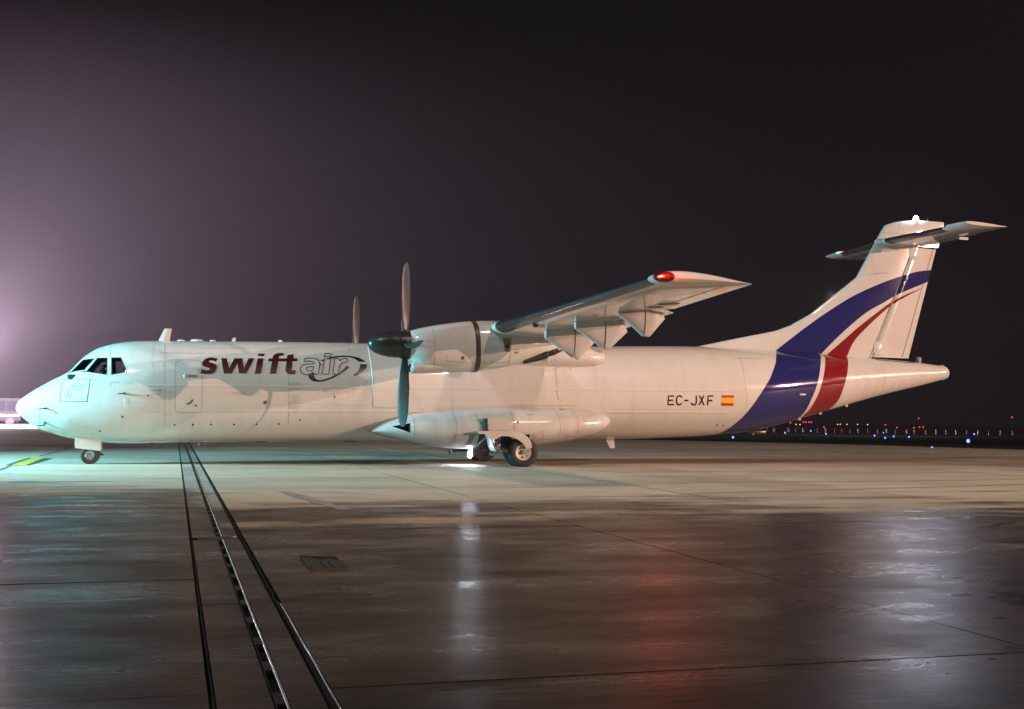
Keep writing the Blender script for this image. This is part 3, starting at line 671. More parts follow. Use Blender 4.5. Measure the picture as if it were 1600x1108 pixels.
# livery wrapped round the rear fuselage
def edge_theta(pts):
    o = []
    for x, z in pts:
        c, h, w_ = f_sec(x); o.append((math.asin(max(-1, min(1, (z-c)/h))), x))
    return sorted(o)
def stripe(name, Lp, Rp, m, s, label=None, tt=1.40):
    eL, eR = edge_theta(Lp), edge_theta(Rp); bm = bmesh.new(); rows = []
    for k in range(61):
        t = -math.pi/2+(tt+math.pi/2)*k/60; xl, xr = lerp(eL, t), lerp(eR, t); row = []
        for j in range(13):
            x = xl+(xr-xl)*j/12; c, h, w_ = f_sec(x); y, z = w_*math.cos(t), h*math.sin(t); n = Vector((0, y/w_**2, z/h**2)).normalized()
            row.append(bm.verts.new((x, s*(y+n.y*.003), c+z+n.z*.003)))
        rows.append(row)
    for a, b in zip(rows[:-1], rows[1:]):
        for j in range(12): bm.faces.new((a[j], a[j+1], b[j+1], b[j]))
    out_normals(bm, s)
    return part(name, bm, m, smooth=180, recalc=False, label=label)
for s in (-1, 1):
    stripe('paint_stripe', DATA['bL'], DATA['bR'], BLUE, s, 'wide blue band round the rear fuselage')
    stripe('paint_stripe', DATA['rL'], DATA['rR'], RED, s, 'red band behind the blue band')

# lettering and flag
def letters(s):
    e = empty('company_lettering', (0, 0, 0)); e.parent = AC; e['label'] = 'maroon and outlined company lettering with a navy swoosh'
    decal('letter', smooth_poly(DATA['s'], 60, 4), MAROON, .004, s, e); decal('letter', DATA['w'], MAROON, .004, s, e)
    decal('letter', DATA['i'][0], MAROON, .004, s, e); decal('letter_dot', DATA['i'][1], MAROON, .004, s, e); decal('letter', smooth_poly(DATA['ft'], 40, 3), MAROON, .004, s, e)
    decal('swoosh', smooth_poly(DATA['swA'], 60, 3), NAVY, .003, s, e); decal('swoosh', smooth_poly(DATA['swB'], 60, 3), NAVY, .003, s, e)
    for pl in (smooth_poly(DATA['oa'], 45, 3), DATA['oi'][0], DATA['oi'][1], smooth_poly(DATA['orr'], 45, 3)):
        L_ = decal('letter', pl, WHITE, .0055, s, e, label='white letter with thin navy outline')
        line('letter_outline', pl, .022, NAVY, .008, s, e, .04, closed=True)
    line('letter_outline', smooth_poly(DATA['oac'], 80, 3), .022, NAVY, .008, s, e, .04, closed=True)
letters(-1)
e = empty('registration_lettering'); e.parent = AC; e['label'] = 'black registration EC-JXF'
grp = [[0, 1], [2], [3], [4], [5, 6], [7, 8]]
for gi, g in enumerate(grp):
    bm = bmesh.new()
    for q, k in enumerate(g):
        pl = DATA['reg'][k]
        if k in (2, 4): pl = catmull(pl, 4, False)
        line('x', pl, .046, BLACKP, .003+.0015*q, -1, bm=bm, step=.05)
    out_normals(bm); part('letter' if gi != 2 else 'hyphen', bm, BLACKP, e, smooth=180, recalc=False)
e = empty('national_flag'); e.parent = AC
for k, m in enumerate((FLAGR, FLAGY, FLAGR)): decal('flag_stripe', DATA['flag'][k], m, .003, -1, e)
e = None

# panel joints, doors, small fittings on the port side
for k, sm in enumerate(DATA['seams']):
    line('panel_joint', catmull(sm, 3, False) if len(sm) > 2 else sm, .010, SEAM if k not in (3, 9, 11, 15, 16, 17) else SEAMF, .0022+.0003*(k % 4))
# full lap joints along the barrel: slightly proud strips that catch the light
for z in (2.62, 1.36, 1.98):
    bm = bmesh.new(); L_ = []
    for x in np.linspace(3.2, 19.0, 80):
        x = float(x); row = []
        for dz, off in ((-.035, .0005), (-.03, .0035), (.03, .0035), (.035, .0005)): row.append(f_pt(x, z+dz+(x-3)*.008, off))
        L_.append(row)
    V_ = loft(bm, L_, closed=False); out_normals(bm); part('lap_joint', bm, WHITE, smooth=60, recalc=False)
for xj in (10.9, 13.45, 16.05, 17.6): line('panel_joint', [(xj, 3.0), (xj, .95)], .009, SEAMF, .0021)
d = DATA['door']; line('door_outline', d, .010, SEAM, .0035); 
line('door_outline', [d[0], (d[0][0]+.1, d[0][1]+.06), (d[-1][0]-.1, d[-1][1]+.06), d[-1]], .012, SEAM, .0035)
line('door_outline', DATA['doorr'], .012, SEAM, .003); line('door_window', DATA['doorw'], .016, SEAM, .003)
line('access_hatch', smooth_poly(DATA['hatch'], 60, 3), .014, SEAMD, .003, closed=True)
line('hatch_ring', DATA['circ'], .012, SEAMD, .003, closed=True); line('hatch_ring', smooth_poly(DATA['pill'], 80, 3), .012, SEAMD, .003, closed=True)
decal('hatch_recess', smooth_poly(DATA['pill'], 80, 2), GREYP, .0024)
x, z = np.mean(DATA['circ'], axis=0); ring_ = lambda x, z, r, n=10: [(x+r*math.cos(2*math.pi*k/n), z+r*math.sin(2*math.pi*k/n)) for k in range(n)]
decal('latch', ring_(x, z, .022), BLACKP, .004); x, z = np.mean(DATA['pill'], axis=0); decal('latch', ring_(x-.08, z+.01, .022), BLACKP, .005)
decal('latch', ring_(x+.05, z+.0, .015), SEAM, .005)
def textlines(xa, xb, zt, zb, rows):
    bm = bmesh.new()
    for r_ in range(rows):
        z = zt+(zb-zt)*r_/max(1, rows-1); x = xa
        while x < xb-.03:
            l = random.uniform(.02, .06); line('x', [(x, z), (min(x+l, xb), z)], .012, SEAM, .003, bm=bm, step=.1); x += l+.018
    out_normals(bm); return tag(part('stencil_print', bm, SEAM, recalc=False), kind='stuff')
ht = DATA['htext']; textlines(ht[0][0], ht[1][0], ht[0][1]+.012, ht[0][1]-.012, 2)
p = DATA['placard']; textlines(p[0][0], p[1][0], p[0][1], p[2][1], 6); textlines(p[0][0]+.04, p[1][0], p[3][1], p[4][1]+.03, 5); textlines(p[0][0], p[1][0], p[4][1], p[5][1], 6)
textlines(5.2, 5.55, 1.83, 1.79, 2); textlines(25.0-1.3, 25.0-1.05, 2.62, 2.58, 2); textlines(4.35, 4.6, 2.42, 2.30, 5)
wv, hv = DATA['ovsz']
for x, z in DATA['ovals']:
    pts = [(x+wv*math.copysign(abs(math.cos(t))**.75, math.cos(t)), z+hv*math.copysign(abs(math.sin(t))**.75, math.sin(t))) for t in [2*math.pi*k/20 for k in range(20)]]
    bm = bmesh.new(); n = len(pts)
    # a plugged window: very slightly sunk plate with a rounded rim
    R1 = [f_pt(px, pz, .0005) for px, pz in pts]; R2 = [f_pt(x+(px-x)*.93, z+(pz-z)*.93, .0018) for px, pz in pts]; R3 = [f_pt(x+(px-x)*.80, z+(pz-z)*.80, .0010) for px, pz in pts]; R4 = [f_pt(x+(px-x)*.3, z+(pz-z)*.3, .0016) for px, pz in pts]
    loft(bm, [R1, R2, R3, R4], cap0=False); out_normals(bm); part('plugged_window', bm, WHITE, smooth=60, recalc=False)
for k, (x, z) in enumerate(DATA['dots']):
    bm = bmesh.new(); 
    for off, r_ in ((.001, .026), (.006, .022)):
        pass
    loft(bm, [[f_pt(px, pz, .0008) for px, pz in ring_(x, z, .024)], [f_pt(px, pz, .006) for px, pz in ring_(x, z, .017)]], cap0=False); out_normals(bm)
    part('drain_port', bm, BLACKP, recalc=False)
x, z = DATA['lightfix'][0]
for r_, o_, m in ((.055, .004, SEAM), (.040, .009, SOOT), (.018, .014, BLACKP)): decal('inspection_light', ring_(x, z, r_, 16), m, o_)
for k, (x, z) in enumerate(DATA['probe']):
    p0 = f_pt(x, z, 0); n = (f_pt(x, z, .1)-p0).normalized(); bm = bmesh.new(); L_ = .10 if k < 2 else .07
    add_tube(bm, [p0, p0+n*L_, p0+n*(L_+.01)+Vector((-.06, 0, 0)), p0+n*(L_+.01)+Vector((-.17, 0, -.01))], [.03, .018, .014, .009], 8)
    part('pitot_probe', bm, SPIN if k != 3 else STEEL, smooth=50)
s0, s1 = DATA['strip']; line('vane', [s0, s1], .03, plain('vane_white', (.8, .82, .82), .3), .012)
a_, b_ = DATA['winhandle']; bm = bmesh.new(); ellipsoid(bm, f_pt(a_[0], a_[1]-.02, -.005), .035, .016, .10, 14, 10); part('door_window', bm, GREYP, smooth=180); decal('handle_recess', [(b_[0]-.09, b_[1]+.035), (b_[0]+.14, b_[1]+.035), (b_[0]+.14, b_[1]-.035), (b_[0]-.09, b_[1]-.035)], SEAM, .003)
hk = DATA['hook']; bm = bmesh.new(); add_tube(bm, [f_pt(x, z, .02) for x, z in catmull(hk, 4, False)], .016, 8); part('door_handle', bm, BLACKP, smooth=60)
# wipers
for s in (-1, 1):
    W = DATA['windows'][0]; bm = bmesh.new(); a = f_pt(W[0][0]-.04, W[0][1]-.03, .03, s); b = f_pt(W[3][0]+.02, W[3][1]-.05, .03, s)
    add_tube(bm, [a, (a+b)/2+Vector((0, 0, .01)), b], .013, 6); part('wiper', bm, SPIN)
# antennas, beacon, lights on the spine
bm = bmesh.new(); zt = fz_top(3.6)
loft(bm, [[(3.37, -.015, zt-.03), (3.50, -.03, zt-.03), (3.66, -.012, zt-.03), (3.66, .012, zt-.03), (3.50, .03, zt-.03), (3.37, .015, zt-.03)], [(3.53, -.008, zt+.32), (3.60, -.014, zt+.32), (3.71, -.006, zt+.32), (3.71, .006, zt+.32), (3.60, .014, zt+.32), (3.53, .008, zt+.32)]]); part('blade_antenna', bm, WHITE)
for x, hh, ln in ((5.22, .10, .11),):
    zt = fz_top(x); bm = bmesh.new(); loft(bm, [[(x, -.01, zt-.02), (x+ln, -.01, zt-.02), (x+ln, .01, zt-.02), (x, .01, zt-.02)], [(x+.05, -.006, zt+hh), (x+ln+.01, -.006, zt+hh), (x+ln+.01, .006, zt+hh), (x+.05, .006, zt+hh)]]); part('blade_antenna', bm, WHITE)
for x, l, h_ in ((4.35, .17, .05), (3.95, .1, .03), (4.75, .08, .03), (6.5, .06, .04)):
    bm = bmesh.new(); ellipsoid(bm, (x, 0, fz_top(x)+.01), l, .06, h_); part('antenna_fairing', bm, WHITE, smooth=180)
for x, l, h_ in ((4.45, .02, .09), (4.62, .015, .07)):
    bm = bmesh.new(); add_box(bm, x, x+l, -.02, .02, fz_bot(x)-h_, fz_bot(x)+.02); part('drain_mast', bm, GREYP)
for x, l in ((6.05, .12), (8.4, .16), (3.3, .05)):
    bm = bmesh.new(); add_box(bm, x-l, x+l, -.06, .06, fz_bot(x)-.018, fz_bot(x)+.02, bev=.008); part('belly_antenna', bm, SPIN)
bm = bmesh.new(); loft(bm, [[(15.72, -.02, .74), (15.98, -.02, .74), (15.98, .02, .74), (15.72, .02, .74)], [(15.86, -.012, .44), (16.02, -.012, .44), (16.02, .012, .44), (15.86, .012, .44)]]); part('blade_antenna', bm, WHITE)
# propeller ice shield: raised plate on the fuselage side
sh = DATA['shield']
for s in (-1, 1):
    bm = bmesh.new(); rows = []
    for k in range(25):
        z = 1.53+(3.12-1.53)*k/24; xl = lerp([(1.53, 8.79), (2.36, 8.75), (2.84, 8.73), (3.25, 8.74)], z); xr = 9.725
        rows.append([f_pt(xl, z, .0, s), f_pt(xl+.012, z, .022, s)]+[f_pt(xl+.012+(xr-xl-.024)*j/6, z, .022, s) for j in range(1, 6)]+[f_pt(xr-.012, z, .022, s), f_pt(xr, z, 0, s)])
    first = [f_pt(p.x, 1.515, 0, s) for p in rows[0]]
    loft(bm, [first]+rows, closed=False); out_normals(bm, s); part('ice_shield', bm, WHITE, smooth=30, recalc=False)

# ---------------- wing
def naca(xc, t, m=.02, p=.4):
    yt = 5*t*(.2969*xc**.5-.126*xc-.3516*xc**2+.2843*xc**3-.1015*xc**4)
    yc = m/p**2*(2*p*xc-xc*xc) if xc < p else m/(1-p)**2*((1-2*p)+2*p*xc-xc*xc)
    return yc+yt, yc-yt
NC = 18
def foil_ring(y, xle, c, zle, drop, t, xa=0, xb=1.0, grow=0, m=.02):
    xs_ = [xa+(xb-xa)*(1-math.cos(math.pi*k/NC))/2 for k in range(NC+1)]
    U, Lw = [], []
    for q in xs_:
        u_, l_ = naca(q, t, m); base = zle-drop*q
        U.append((xle+c*q, y, base+c*u_+grow*(1 if q > 0.004 else .3))); Lw.append((xle+c*q-(grow if q < .004 else 0), y, base+c*l_-grow*(1 if q > .004 else 0)))
    return [Vector(p) for p in U[::-1]+Lw[1:]]
WST = [(0, 11.1, 2.57, 3.40, .09, .18), (4.75, 11.1, 2.57, 3.435, .09, .18), (13.3, 11.63, 1.80, 3.665, .06, .135)]
def wst(y):
    a = abs(y)
    for p, q in zip(WST[:-1], WST[1:]):
        if a <= q[0]:
            t = (a-p[0])/(q[0]-p[0]); return [p[i]+(q[i]-p[i])*t for i in range(1, 6)]
    return list(WST[-1][1:])
def wring(y, s, **k): 
    x, c, z, d, t = wst(y); return foil_ring(s*y, x, c, z, d, t, **k)
for s in (-1, 1):
    bm = bmesh.new()
    loft(bm, [wring(y, s, xb=.745) for y in np.linspace(.02, 9.86, 18)])
    rg = [wring(y, s) for y in np.linspace(9.865, 13.3, 8)]
    x, c, z, d, t = wst(13.3)
    for dy, sc, sx in ((.10, .86, .99), (.17, .6, .975), (.21, .25, .96)): rg.append(foil_ring(s*(13.3+dy), x+c*(1-sx)*.6, c*sx, z, d, t*sc))
    loft(bm, rg); WG = part('wing', bm, WHITE, smooth=40)
    bm = bmesh.new()
    ub = []
    for y in np.linspace(4.9, 13.1, 20):
        r_ = wring(y, s, xb=.085, grow=.004); ub.append(r_)
    loft(bm, ub, closed=False); part('deicing_boot', bm, BOOT, WG, smooth=60)
    # flaps, drooped, and the aileron gap
    def flap(y0, y1, ang):
        bm = bmesh.new(); rr = []
        for y in np.linspace(y0, y1, 8):
            x, c, z, d, t = wst(y); fc = c*.275; xh = x+c*.735; zh = z-d*.74+c*(sum(naca(.75, t))/2)-.01
            ring_f = foil_ring(s*y, 0, fc, 0, 0, .17, m=.0); ca, sa = math.cos(R(ang)), math.sin(R(ang))
            rr.append([Vector((xh+p.x*ca+p.z*sa, p.y, zh-p.x*sa+p.z*ca)) for p in ring_f])
        loft(bm, rr); return part('flap', bm, WHITE, WG, smooth=40)
    flap(1.45, 3.40, 12); flap(4.72, 9.83, 12)
    def low(y, q, off=.003):
        x, c, z, d, t = wst(y); return Vector((x+c*q, s*y, z-d*q+c*naca(q, t)[1]-off))
    def lowline(name, pts, wd, m):
        bm = bmesh.new(); prev = None
        for k, (y, q) in enumerate(pts):
            y2, q2 = pts[min(k+1, len(pts)-1)]; y1, q1 = pts[max(k-1, 0)]; c = wst(y)[1]
            dy, dq = y2-y1, (q2-q1)*c; L_ = math.hypot(dy, dq) or 1; a = low(y+dq/L_*wd/2, q-dy/L_*wd/2/c); b = low(y-dq/L_*wd/2, q+dy/L_*wd/2/c)
            v = (bm.verts.new(a), bm.verts.new(b))
            if prev: bm.faces.new((prev[0], prev[1], v[1], v[0]))
            prev = v
        bm.normal_update()
        for f in bm.faces:
            if f.normal.z > 0: f.normal_flip()
        return part(name, bm, m, WG, recalc=False)
    lowline('aileron_gap', [(9.95+.4*k, .76) for k in range(9)], .03, SEAMD); lowline('aileron_gap', [(9.95, .76+.03*k) for k in range(8)], .025, SEAMD)
    lowline('spar_joint', [(5+.5*k, .17) for k in range(17)], .008, SEAM); lowline('spar_joint', [(5+.5*k, .60) for k in range(10)], .010, SEAM)
    for y in (6.6, 8.4, 10.6, 12.2): lowline('rib_joint', [(y, .12+.1*k) for k in range(6)], .008, SEAM)
    for y, q, l in ((7.0, .45, .25), (7.9, .42, .3), (6.3, .5, .3), (10.3, .42, .25)): lowline('access_panel', [(y+l*math.cos(a), q+.05*math.sin(a)) for a in [2*math.pi*k/14 for k in range(15)]], .01, SEAM)
    lowline('vent_slot', [(8.9, .36), (9.1, .36)], .05, SEAMD); lowline('static_streak', [(8.6, .60), (9.3, .61)], .03, SEAMD)
    for y in (10.3, 10.8):   # aileron hinge brackets
        a = low(y, .70); bm = bmesh.new(); loft(bm, [[a+Vector((-.25, -.02, .02)), a+Vector((-.25, .02, .02)), a+Vector((.35, .02, .02)), a+Vector((.35, -.02, .02))], [a+Vector((.05, -.015, -.07)), a+Vector((.05, .015, -.07)), a+Vector((.2, .015, -.06)), a+Vector((.2, -.015, -.06))]]); part('hinge_bracket', bm, GREYP, WG)
    x, c, z, d, t = wst(6.9); bm = bmesh.new(); ellipsoid(bm, low(6.9, .11, .02), .07, .05, .05); part('stall_sensor', bm, SPIN, WG, smooth=180)
    # flap hinge fairings: fixed front half and drooped rear half, V-shaped in side view
    for (y, P_) in zip((9.6, 7.8, 6.1, 2.6), DATA['pods']):
        (fx_, fz_), (b1x, b1z), (b2x, b2z), (rx_, rz_), (sx_, sz_), (mx_, mz_) = P_
        xx = wst(y); zl = low(y, .72).z
        def half(pts, name):
            bm = bmesh.new(); top, keel = pts
            n = len(top); L_ = []
            for (tx, tz), (kx, kz) in zip(top, keel):
                hgt = max(tz-kz, .004); wdt = .035+.20*min(hgt/.42, 1)
                ring_p = []
                for k in range(13):
                    a = math.pi*k/12; yy = -math.cos(a)*wdt/2; f_ = 1-math.sin(a)**.8
                    ring_p.append(Vector((kx+(tx-kx)*f_, s*y+yy, kz+hgt*f_)))
                L_.append(ring_p)
            loft(bm, L_); return part('flap_fairing', bm, GREYP, WG, smooth=50)
        zt = max(fz_, zl)+.05; cxm = (sx_+mx_)/2
        kf = [(fx_+(b1x-fx_)*k/6, fz_+(b1z-fz_)*(k/6)**1.08) for k in range(7)]
        tf = [(fx_+(b1x+.01-fx_)*k/6+.0, zt) for k in range(7)]
        half((tf, kf), 'f')
        kr = [(b1x+.035, b1z+.004), (b2x, b2z)]+[(b2x+(rx_-b2x)*k/5, b2z+(rz_-b2z)*(k/5)) for k in range(1, 6)]
        tr = [(p[0], zt-.02-(p[0]-b1x)*.12) for p in kr]; tr[-1] = (kr[-1][0], kr[-1][1]+.02)
        half((tr, kr), 'r')
    # navigation light in the tip leading edge
    m = lensmat('nav_lens_red' if s < 0 else 'nav_lens_green', (.95, .10, .06) if s < 0 else (.05, .9, .3))
    cxn = Vector((11.84, s*13.35, 3.675)); bm = bmesh.new(); ellipsoid(bm, cxn, .215, .19, .092, 24, 14); NL = part('navigation_light', bm, m, WG, smooth=180)
    bm = bmesh.new(); ellipsoid(bm, cxn+Vector((.03, -s*.03, 0)), .17, .14, .07, 18, 12); part('lamp_reflector', bm, plain('lamp_reflector_white', (.8, .8, .8), .4), WG, smooth=180)
    bm = bmesh.new(); ellipsoid(bm, cxn+Vector((-.085, s*.128, .0)), .035, .03, .028); part('light_bulb', bm, emit('nav_bulb_warm' if s < 0 else 'nav_bulb_cool', (1, .62, .32), 60), WG, smooth=180)
    if s < 0: lamp('nav_light_glow', 'POINT', (11.72, -13.62, 3.675), (0, 0, 0), NAVW, (1, .05, .03), .04)
# centre section fairing over the fuselage
bm = bmesh.new(); L_ = []
for k in range(33):
    u = k/32; x = 9.9+(15.25-9.9)*u; sh_ = max(1-abs(2*u-.9)**2.6 if u > .45 else 1-abs((u-.45)/.45)**2.2, .0)
    zt = 3.22+.36*sh_**.6; zb = lerp([(9.9, 3.0), (11, 2.75), (12.5, 2.58), (14.4, 2.57), (15.0, 2.62), (15.25, 2.74)], x); cz_ = (zt+zb)/2
    ww = lerp([(9.9, .9), (11, 1.36), (12, 1.44), (13.6, 1.43), (14.6, 1.38), (15.05, 1.30), (15.25, 1.2)], x)
    L_.append([Vector((x, ww*math.copysign(abs(math.cos(t))**.62, math.cos(t)), cz_+(zt-zb)/2*math.copysign(abs(math.sin(t))**.8, math.sin(t)))) for t in [2*math.pi*j/40 for j in range(40)]])
loft(bm, L_); part('wing_root_fairing', bm, WHITE, smooth=50)
bm = bmesh.new(); ellipsoid(bm, (11.2, -.25, 3.66), .22, .08, .07); part('antenna_fairing', bm, WHITE, smooth=180)

# ---------------- engines and propellers
def nac_sec(x):
    zt = lerp([(9.2, 3.33), (9.44, 3.40), (9.7, 3.46), (10.2, 3.55), (10.7, 3.61), (11.4, 3.64), (12.2, 3.55), (12.95, 3.10), (13.1, 3.02)], x)
    zb = lerp([(9.2, 2.64), (9.3, 2.57), (9.45, 2.46), (9.7, 2.38), (10.2, 2.33), (10.77, 2.37), (11.57, 2.49), (11.92, 2.58), (12.7, 2.83), (13.1, 2.98)], x)
    w_ = lerp([(9.2, .34), (9.3, .40), (9.5, .47), (9.9, .54), (10.6, .58), (11.6, .56), (12.3, .42), (12.95, .16), (13.1, .06)], x)
    return zt, zb, w_
def n_pt(x, z, off, s, yc):
    zt, zb, w_ = nac_sec(x); c, h = (zt+zb)/2, (zt-zb)/2; u = max(-1, min(1, (z-c)/h)); return Vector((x, s*(yc+w_*(1-abs(u)**2.4)**(1/2.4)+off), z))
for s in (-1, 1):
    yc = 4.05; bm = bmesh.new(); L_ = []
    for x in [9.2, 9.24, 9.3, 9.38, 9.45, 9.6, 9.8, 10.0, 10.3, 10.6, 10.9, 11.2, 11.5, 11.8, 12.1, 12.4, 12.65, 12.85, 12.97, 13.08]:
        zt, zb, w_ = nac_sec(x); c, h = (zt+zb)/2, (zt-zb)/2
        L_.append([Vector((x, s*yc+w_*math.copysign(abs(math.cos(t))**(2/2.4), math.cos(t)), c+h*math.copysign(abs(math.sin(t))**(2/2.4), math.sin(t)))) for t in [2*math.pi*j/48 for j in range(48)]])
    loft(bm, L_); NA = part('engine_nacelle', bm, WHITE, smooth=50)
    # chin intake: lip, dark throat, fairing back into the cowling
    bm = bmesh.new(); L_ = []
    def oval(x, ry, rz, cz_): return [Vector((x, s*yc+ry*math.cos(t), cz_+rz*math.sin(t))) for t in [2*math.pi*j/32 for j in range(32)]]
    L_ = [oval(9.55, .17, .075, 2.45), oval(9.32, .19, .085, 2.445), oval(9.245, .235, .105, 2.44), oval(9.225, .26, .122, 2.44), oval(9.235, .285, .138, 2.44), oval(9.3, .31, .15, 2.445), oval(9.5, .34, .16, 2.46), oval(10.0, .38, .16, 2.49), oval(10.5, .36, .12, 2.53)]
    loft(bm, L_, cap0=False); part('chin_intake', bm, WHITE, NA, smooth=60)
    bm = bmesh.new(); loft(bm, [oval(9.236, .225, .1, 2.44), oval(9.50, .17, .074, 2.45)], cap0=False); part('intake_throat', bm, SPIN, NA, smooth=60)
    ml = lambda off: (lambda x, z: n_pt(x, z, off, s, yc))
    def nline(name, pts, wd, m, off=.003, **k): return line(name, pts, wd, m, s=s, parent=NA, mapf=ml(off), **k)
    bm = bmesh.new(); L_ = []
    for x, d_ in ((10.675, .0), (10.68, .004), (10.79, .004), (10.795, 0)):
        zt, zb, w_ = nac_sec(x); c, h = (zt+zb)/2, (zt-zb)/2
        L_.append([Vector((x+.08*(1-math.sin(t))*.5, s*yc+(w_+d_)*math.copysign(abs(math.cos(t))**(2/2.4), math.cos(t)), c+(h+d_)*math.copysign(abs(math.sin(t))**(2/2.4), math.sin(t)))) for t in [2*math.pi*j/64 for j in range(64)]])
    loft(bm, L_, cap0=False, cap1=False); part('cowl_band', bm, BAND, NA, smooth=40)
    nline('cowl_joint', [(9.70, 3.40), (9.73, 2.9), (9.73, 2.45)], .009, SEAM); nline('cowl_joint', [(9.28, 3.08), (9.75, 3.05)], .009, SEAM)
    nline('cowl_joint', [(10.02, 2.60), (10.70, 2.56)], .009, SEAM); nline('cowl_joint', [(10.02, 2.74), (10.02, 2.60)], .008, SEAM); nline('cowl_joint', [(10.82, 2.56), (11.60, 2.62)], .009, SEAM)
    nline('cowl_joint', [(11.60, 3.3), (11.58, 2.55)], .009, SEAM); nline('cowl_joint', [(10.8, 2.6), (10.8, 2.40)], .008, SEAM)
    decal('cowl_vent', ring_(10.40, 2.68, .045, 14), SOOT, s=s, parent=NA, mapf=ml(.004)); decal('cowl_vent', ring_(10.40, 2.68, .025, 10), BLACKP, s=s, parent=NA, mapf=ml(.006))
    decal('drain_patch', [(11.38, 3.18), (11.58, 3.18), (11.58, 2.85), (11.44, 2.85)], SOOT, s=s, parent=NA, mapf=ml(.004)); decal('drain_hole', ring_(11.51, 2.98, .045, 12), BLACKP, s=s, parent=NA, mapf=ml(.006))
    nline('stencil_ring', ring_(11.74, 2.86, .06, 14), .008, SEAM, closed=True); nline('stencil_bar', [(11.71, 2.85), (11.77, 2.85)], .03, BLACKP, .005)
    # exhaust along the rear lower side
    decal('exhaust_stain', [(11.95, 2.60), (12.35, 2.82), (12.9, 3.00), (12.95, 2.93), (12.6, 2.82), (12.2, 2.68)], EXH, s=s, parent=NA, mapf=ml(.005))
    bm = bmesh.new(); add_tube(bm, [(12.0, s*(yc+.22), 2.66), (12.4, s*(yc+.20), 2.78), (12.6, s*(yc+.22), 2.84)], [.08, .11, .10], 16); part('exhaust_pipe', bm, EXH, NA, smooth=60)
    bm = bmesh.new(); add_lathe(bm, [(12.66, .17), (12.72, .19), (12.85, .16), (13.12, .02)], (0, s*(yc+.02), 2.985), 'x', 24); part('tail_cone', bm, EXH, NA, smooth=60)
    # propeller
    PR = empty('propeller'); PR.parent = AC; PR.location = Vector((9.1, s*yc, 2.995))-AOFF
    def pp(name, bm, m, par, **k): return obj(name, bm, m, par, **k)
    bm = bmesh.new(); prof = [(-.89+.74*(1-math.cos(math.pi/2*k/14)), .325*math.sin(math.pi/2*k/14)**.92) for k in range(15)]+[(-.12, .332), (-.115, .322), (-.10, .322), (-.095, .334), (.12, .34), (.125, .30)]
    add_lathe(bm, prof, (0, 0, 0), 'x', 48); pp('spinner', bm, SPIN, PR, smooth=40)
    for b_ in range(4):
        bm = bmesh.new(); L_ = []
        for k in range(15):
            u = k/14; r_ = .30+(1.965-.30)*u
            ch = lerp([(0, .15), (.15, .22), (.45, .31), (.8, .30), (.95, .22), (1, .10)], u); tw = R(lerp([(0, 78), (.3, 60), (1, 42)], u)); th = lerp([(0, .5), (.2, .18), (1, .05)], u)
            ring_b = []
            for q in [2*math.pi*j/16 for j in range(16)]:
                cxx = ch*.5*math.cos(q)-.02*ch; tt = ch*th*.5*math.sin(q)*(1-.4*math.cos(q))
                ring_b.append(Vector((cxx*math.sin(tw)+tt*math.cos(tw), (cxx*math.cos(tw)-tt*math.sin(tw)), r_)))
            L_.append(ring_b)
        loft(bm, L_); bmesh.ops.rotate(bm, verts=bm.verts, cent=(0, 0, 0), matrix=Matrix.Rotation(R(90*b_+3), 3, 'X'))
        pp('blade', bm, BLADE, PR, smooth=50)
        bm = bmesh.new(); add_lathe(bm, [(.26, .11), (.345, .10), (.36, .07)], (0, 0, 0), 'z', 20); bmesh.ops.rotate(bm, verts=bm.verts, cent=(0, 0, 0), matrix=Matrix.Rotation(R(90*b_+3), 3, 'X')); pp('blade_root', bm, SPIN, PR, smooth=40)

# ---------------- tail
FLE = [(2.9, 16.3), (3.30, 17.9), (3.44, 18.6), (3.70, 19.81), (3.97, 21.12), (4.15, 21.63), (4.51, 22.30), (5.07, 23.06), (5.71, 23.90), (6.4, 24.31), (7.15, 24.76), (7.37, 24.91), (7.49, 25.23), (7.56, 25.65), (7.60, 26.2)]
FTE = [(2.9, 25.74), (3.15, 25.81), (6.88, 26.88), (7.52, 27.07), (7.60, 27.05)]
def fle(z): return lerp(FLE, z)
def fte(z): return lerp(FTE, z)
def fhinge(z): return 24.57+(z-3.23)*(26.09-24.57)/(6.81-3.23)
def ftk(z, x):
    c = fte(z)-fle(z); q = max(0, min(1, (x-fle(z))/c)); hm = .095+.045*(min(c, 7.5)-2.1)/5; hm *= (1 if z < 7.3 else max(.12, (7.62-z)/.32)**.5)
    return hm*(naca(q, .2, 0)[0]/.1)
NF = 26
def fin_ring(z, xb, cap=False):
    a, b = fle(z), xb; xs_ = [a+(b-a)*(1-math.cos(math.pi*k/NF))/2 if cap else a+(b-a)*(k/NF)**1.5 for k in range(NF+1)]
    S = [Vector((x, -ftk(z, x), z)) for x in xs_]; P_ = [Vector((x, ftk(z, x), z)) for x in xs_]
    return S[::-1]+P_[1:]
bm = bmesh.new(); loft(bm, [fin_ring(float(z), fhinge(float(z))-.20) for z in sorted(list(np.linspace(2.95, 6.76, 40))+[3.3, 3.44, 3.7, 3.97, 4.15, 4.51, 5.07, 5.71, 6.4])])
loft(bm, [fin_ring(float(z), fte(float(z)), True) for z in (6.765, 6.88, 7.0, 7.15, 7.26, 7.37, 7.44, 7.5, 7.55, 7.59)])
FIN = part('tail_fin', bm, WHITE, smooth=38)
DEL = R(-7)
def rud(x, y, z):
    # rudder turned a few degrees about its hinge line
    h = fhinge(z); dx = x-h; return Vector((h+dx*math.cos(DEL)-y*math.sin(DEL)*0, y-dx*math.sin(DEL), z))
bm = bmesh.new(); L_ = []
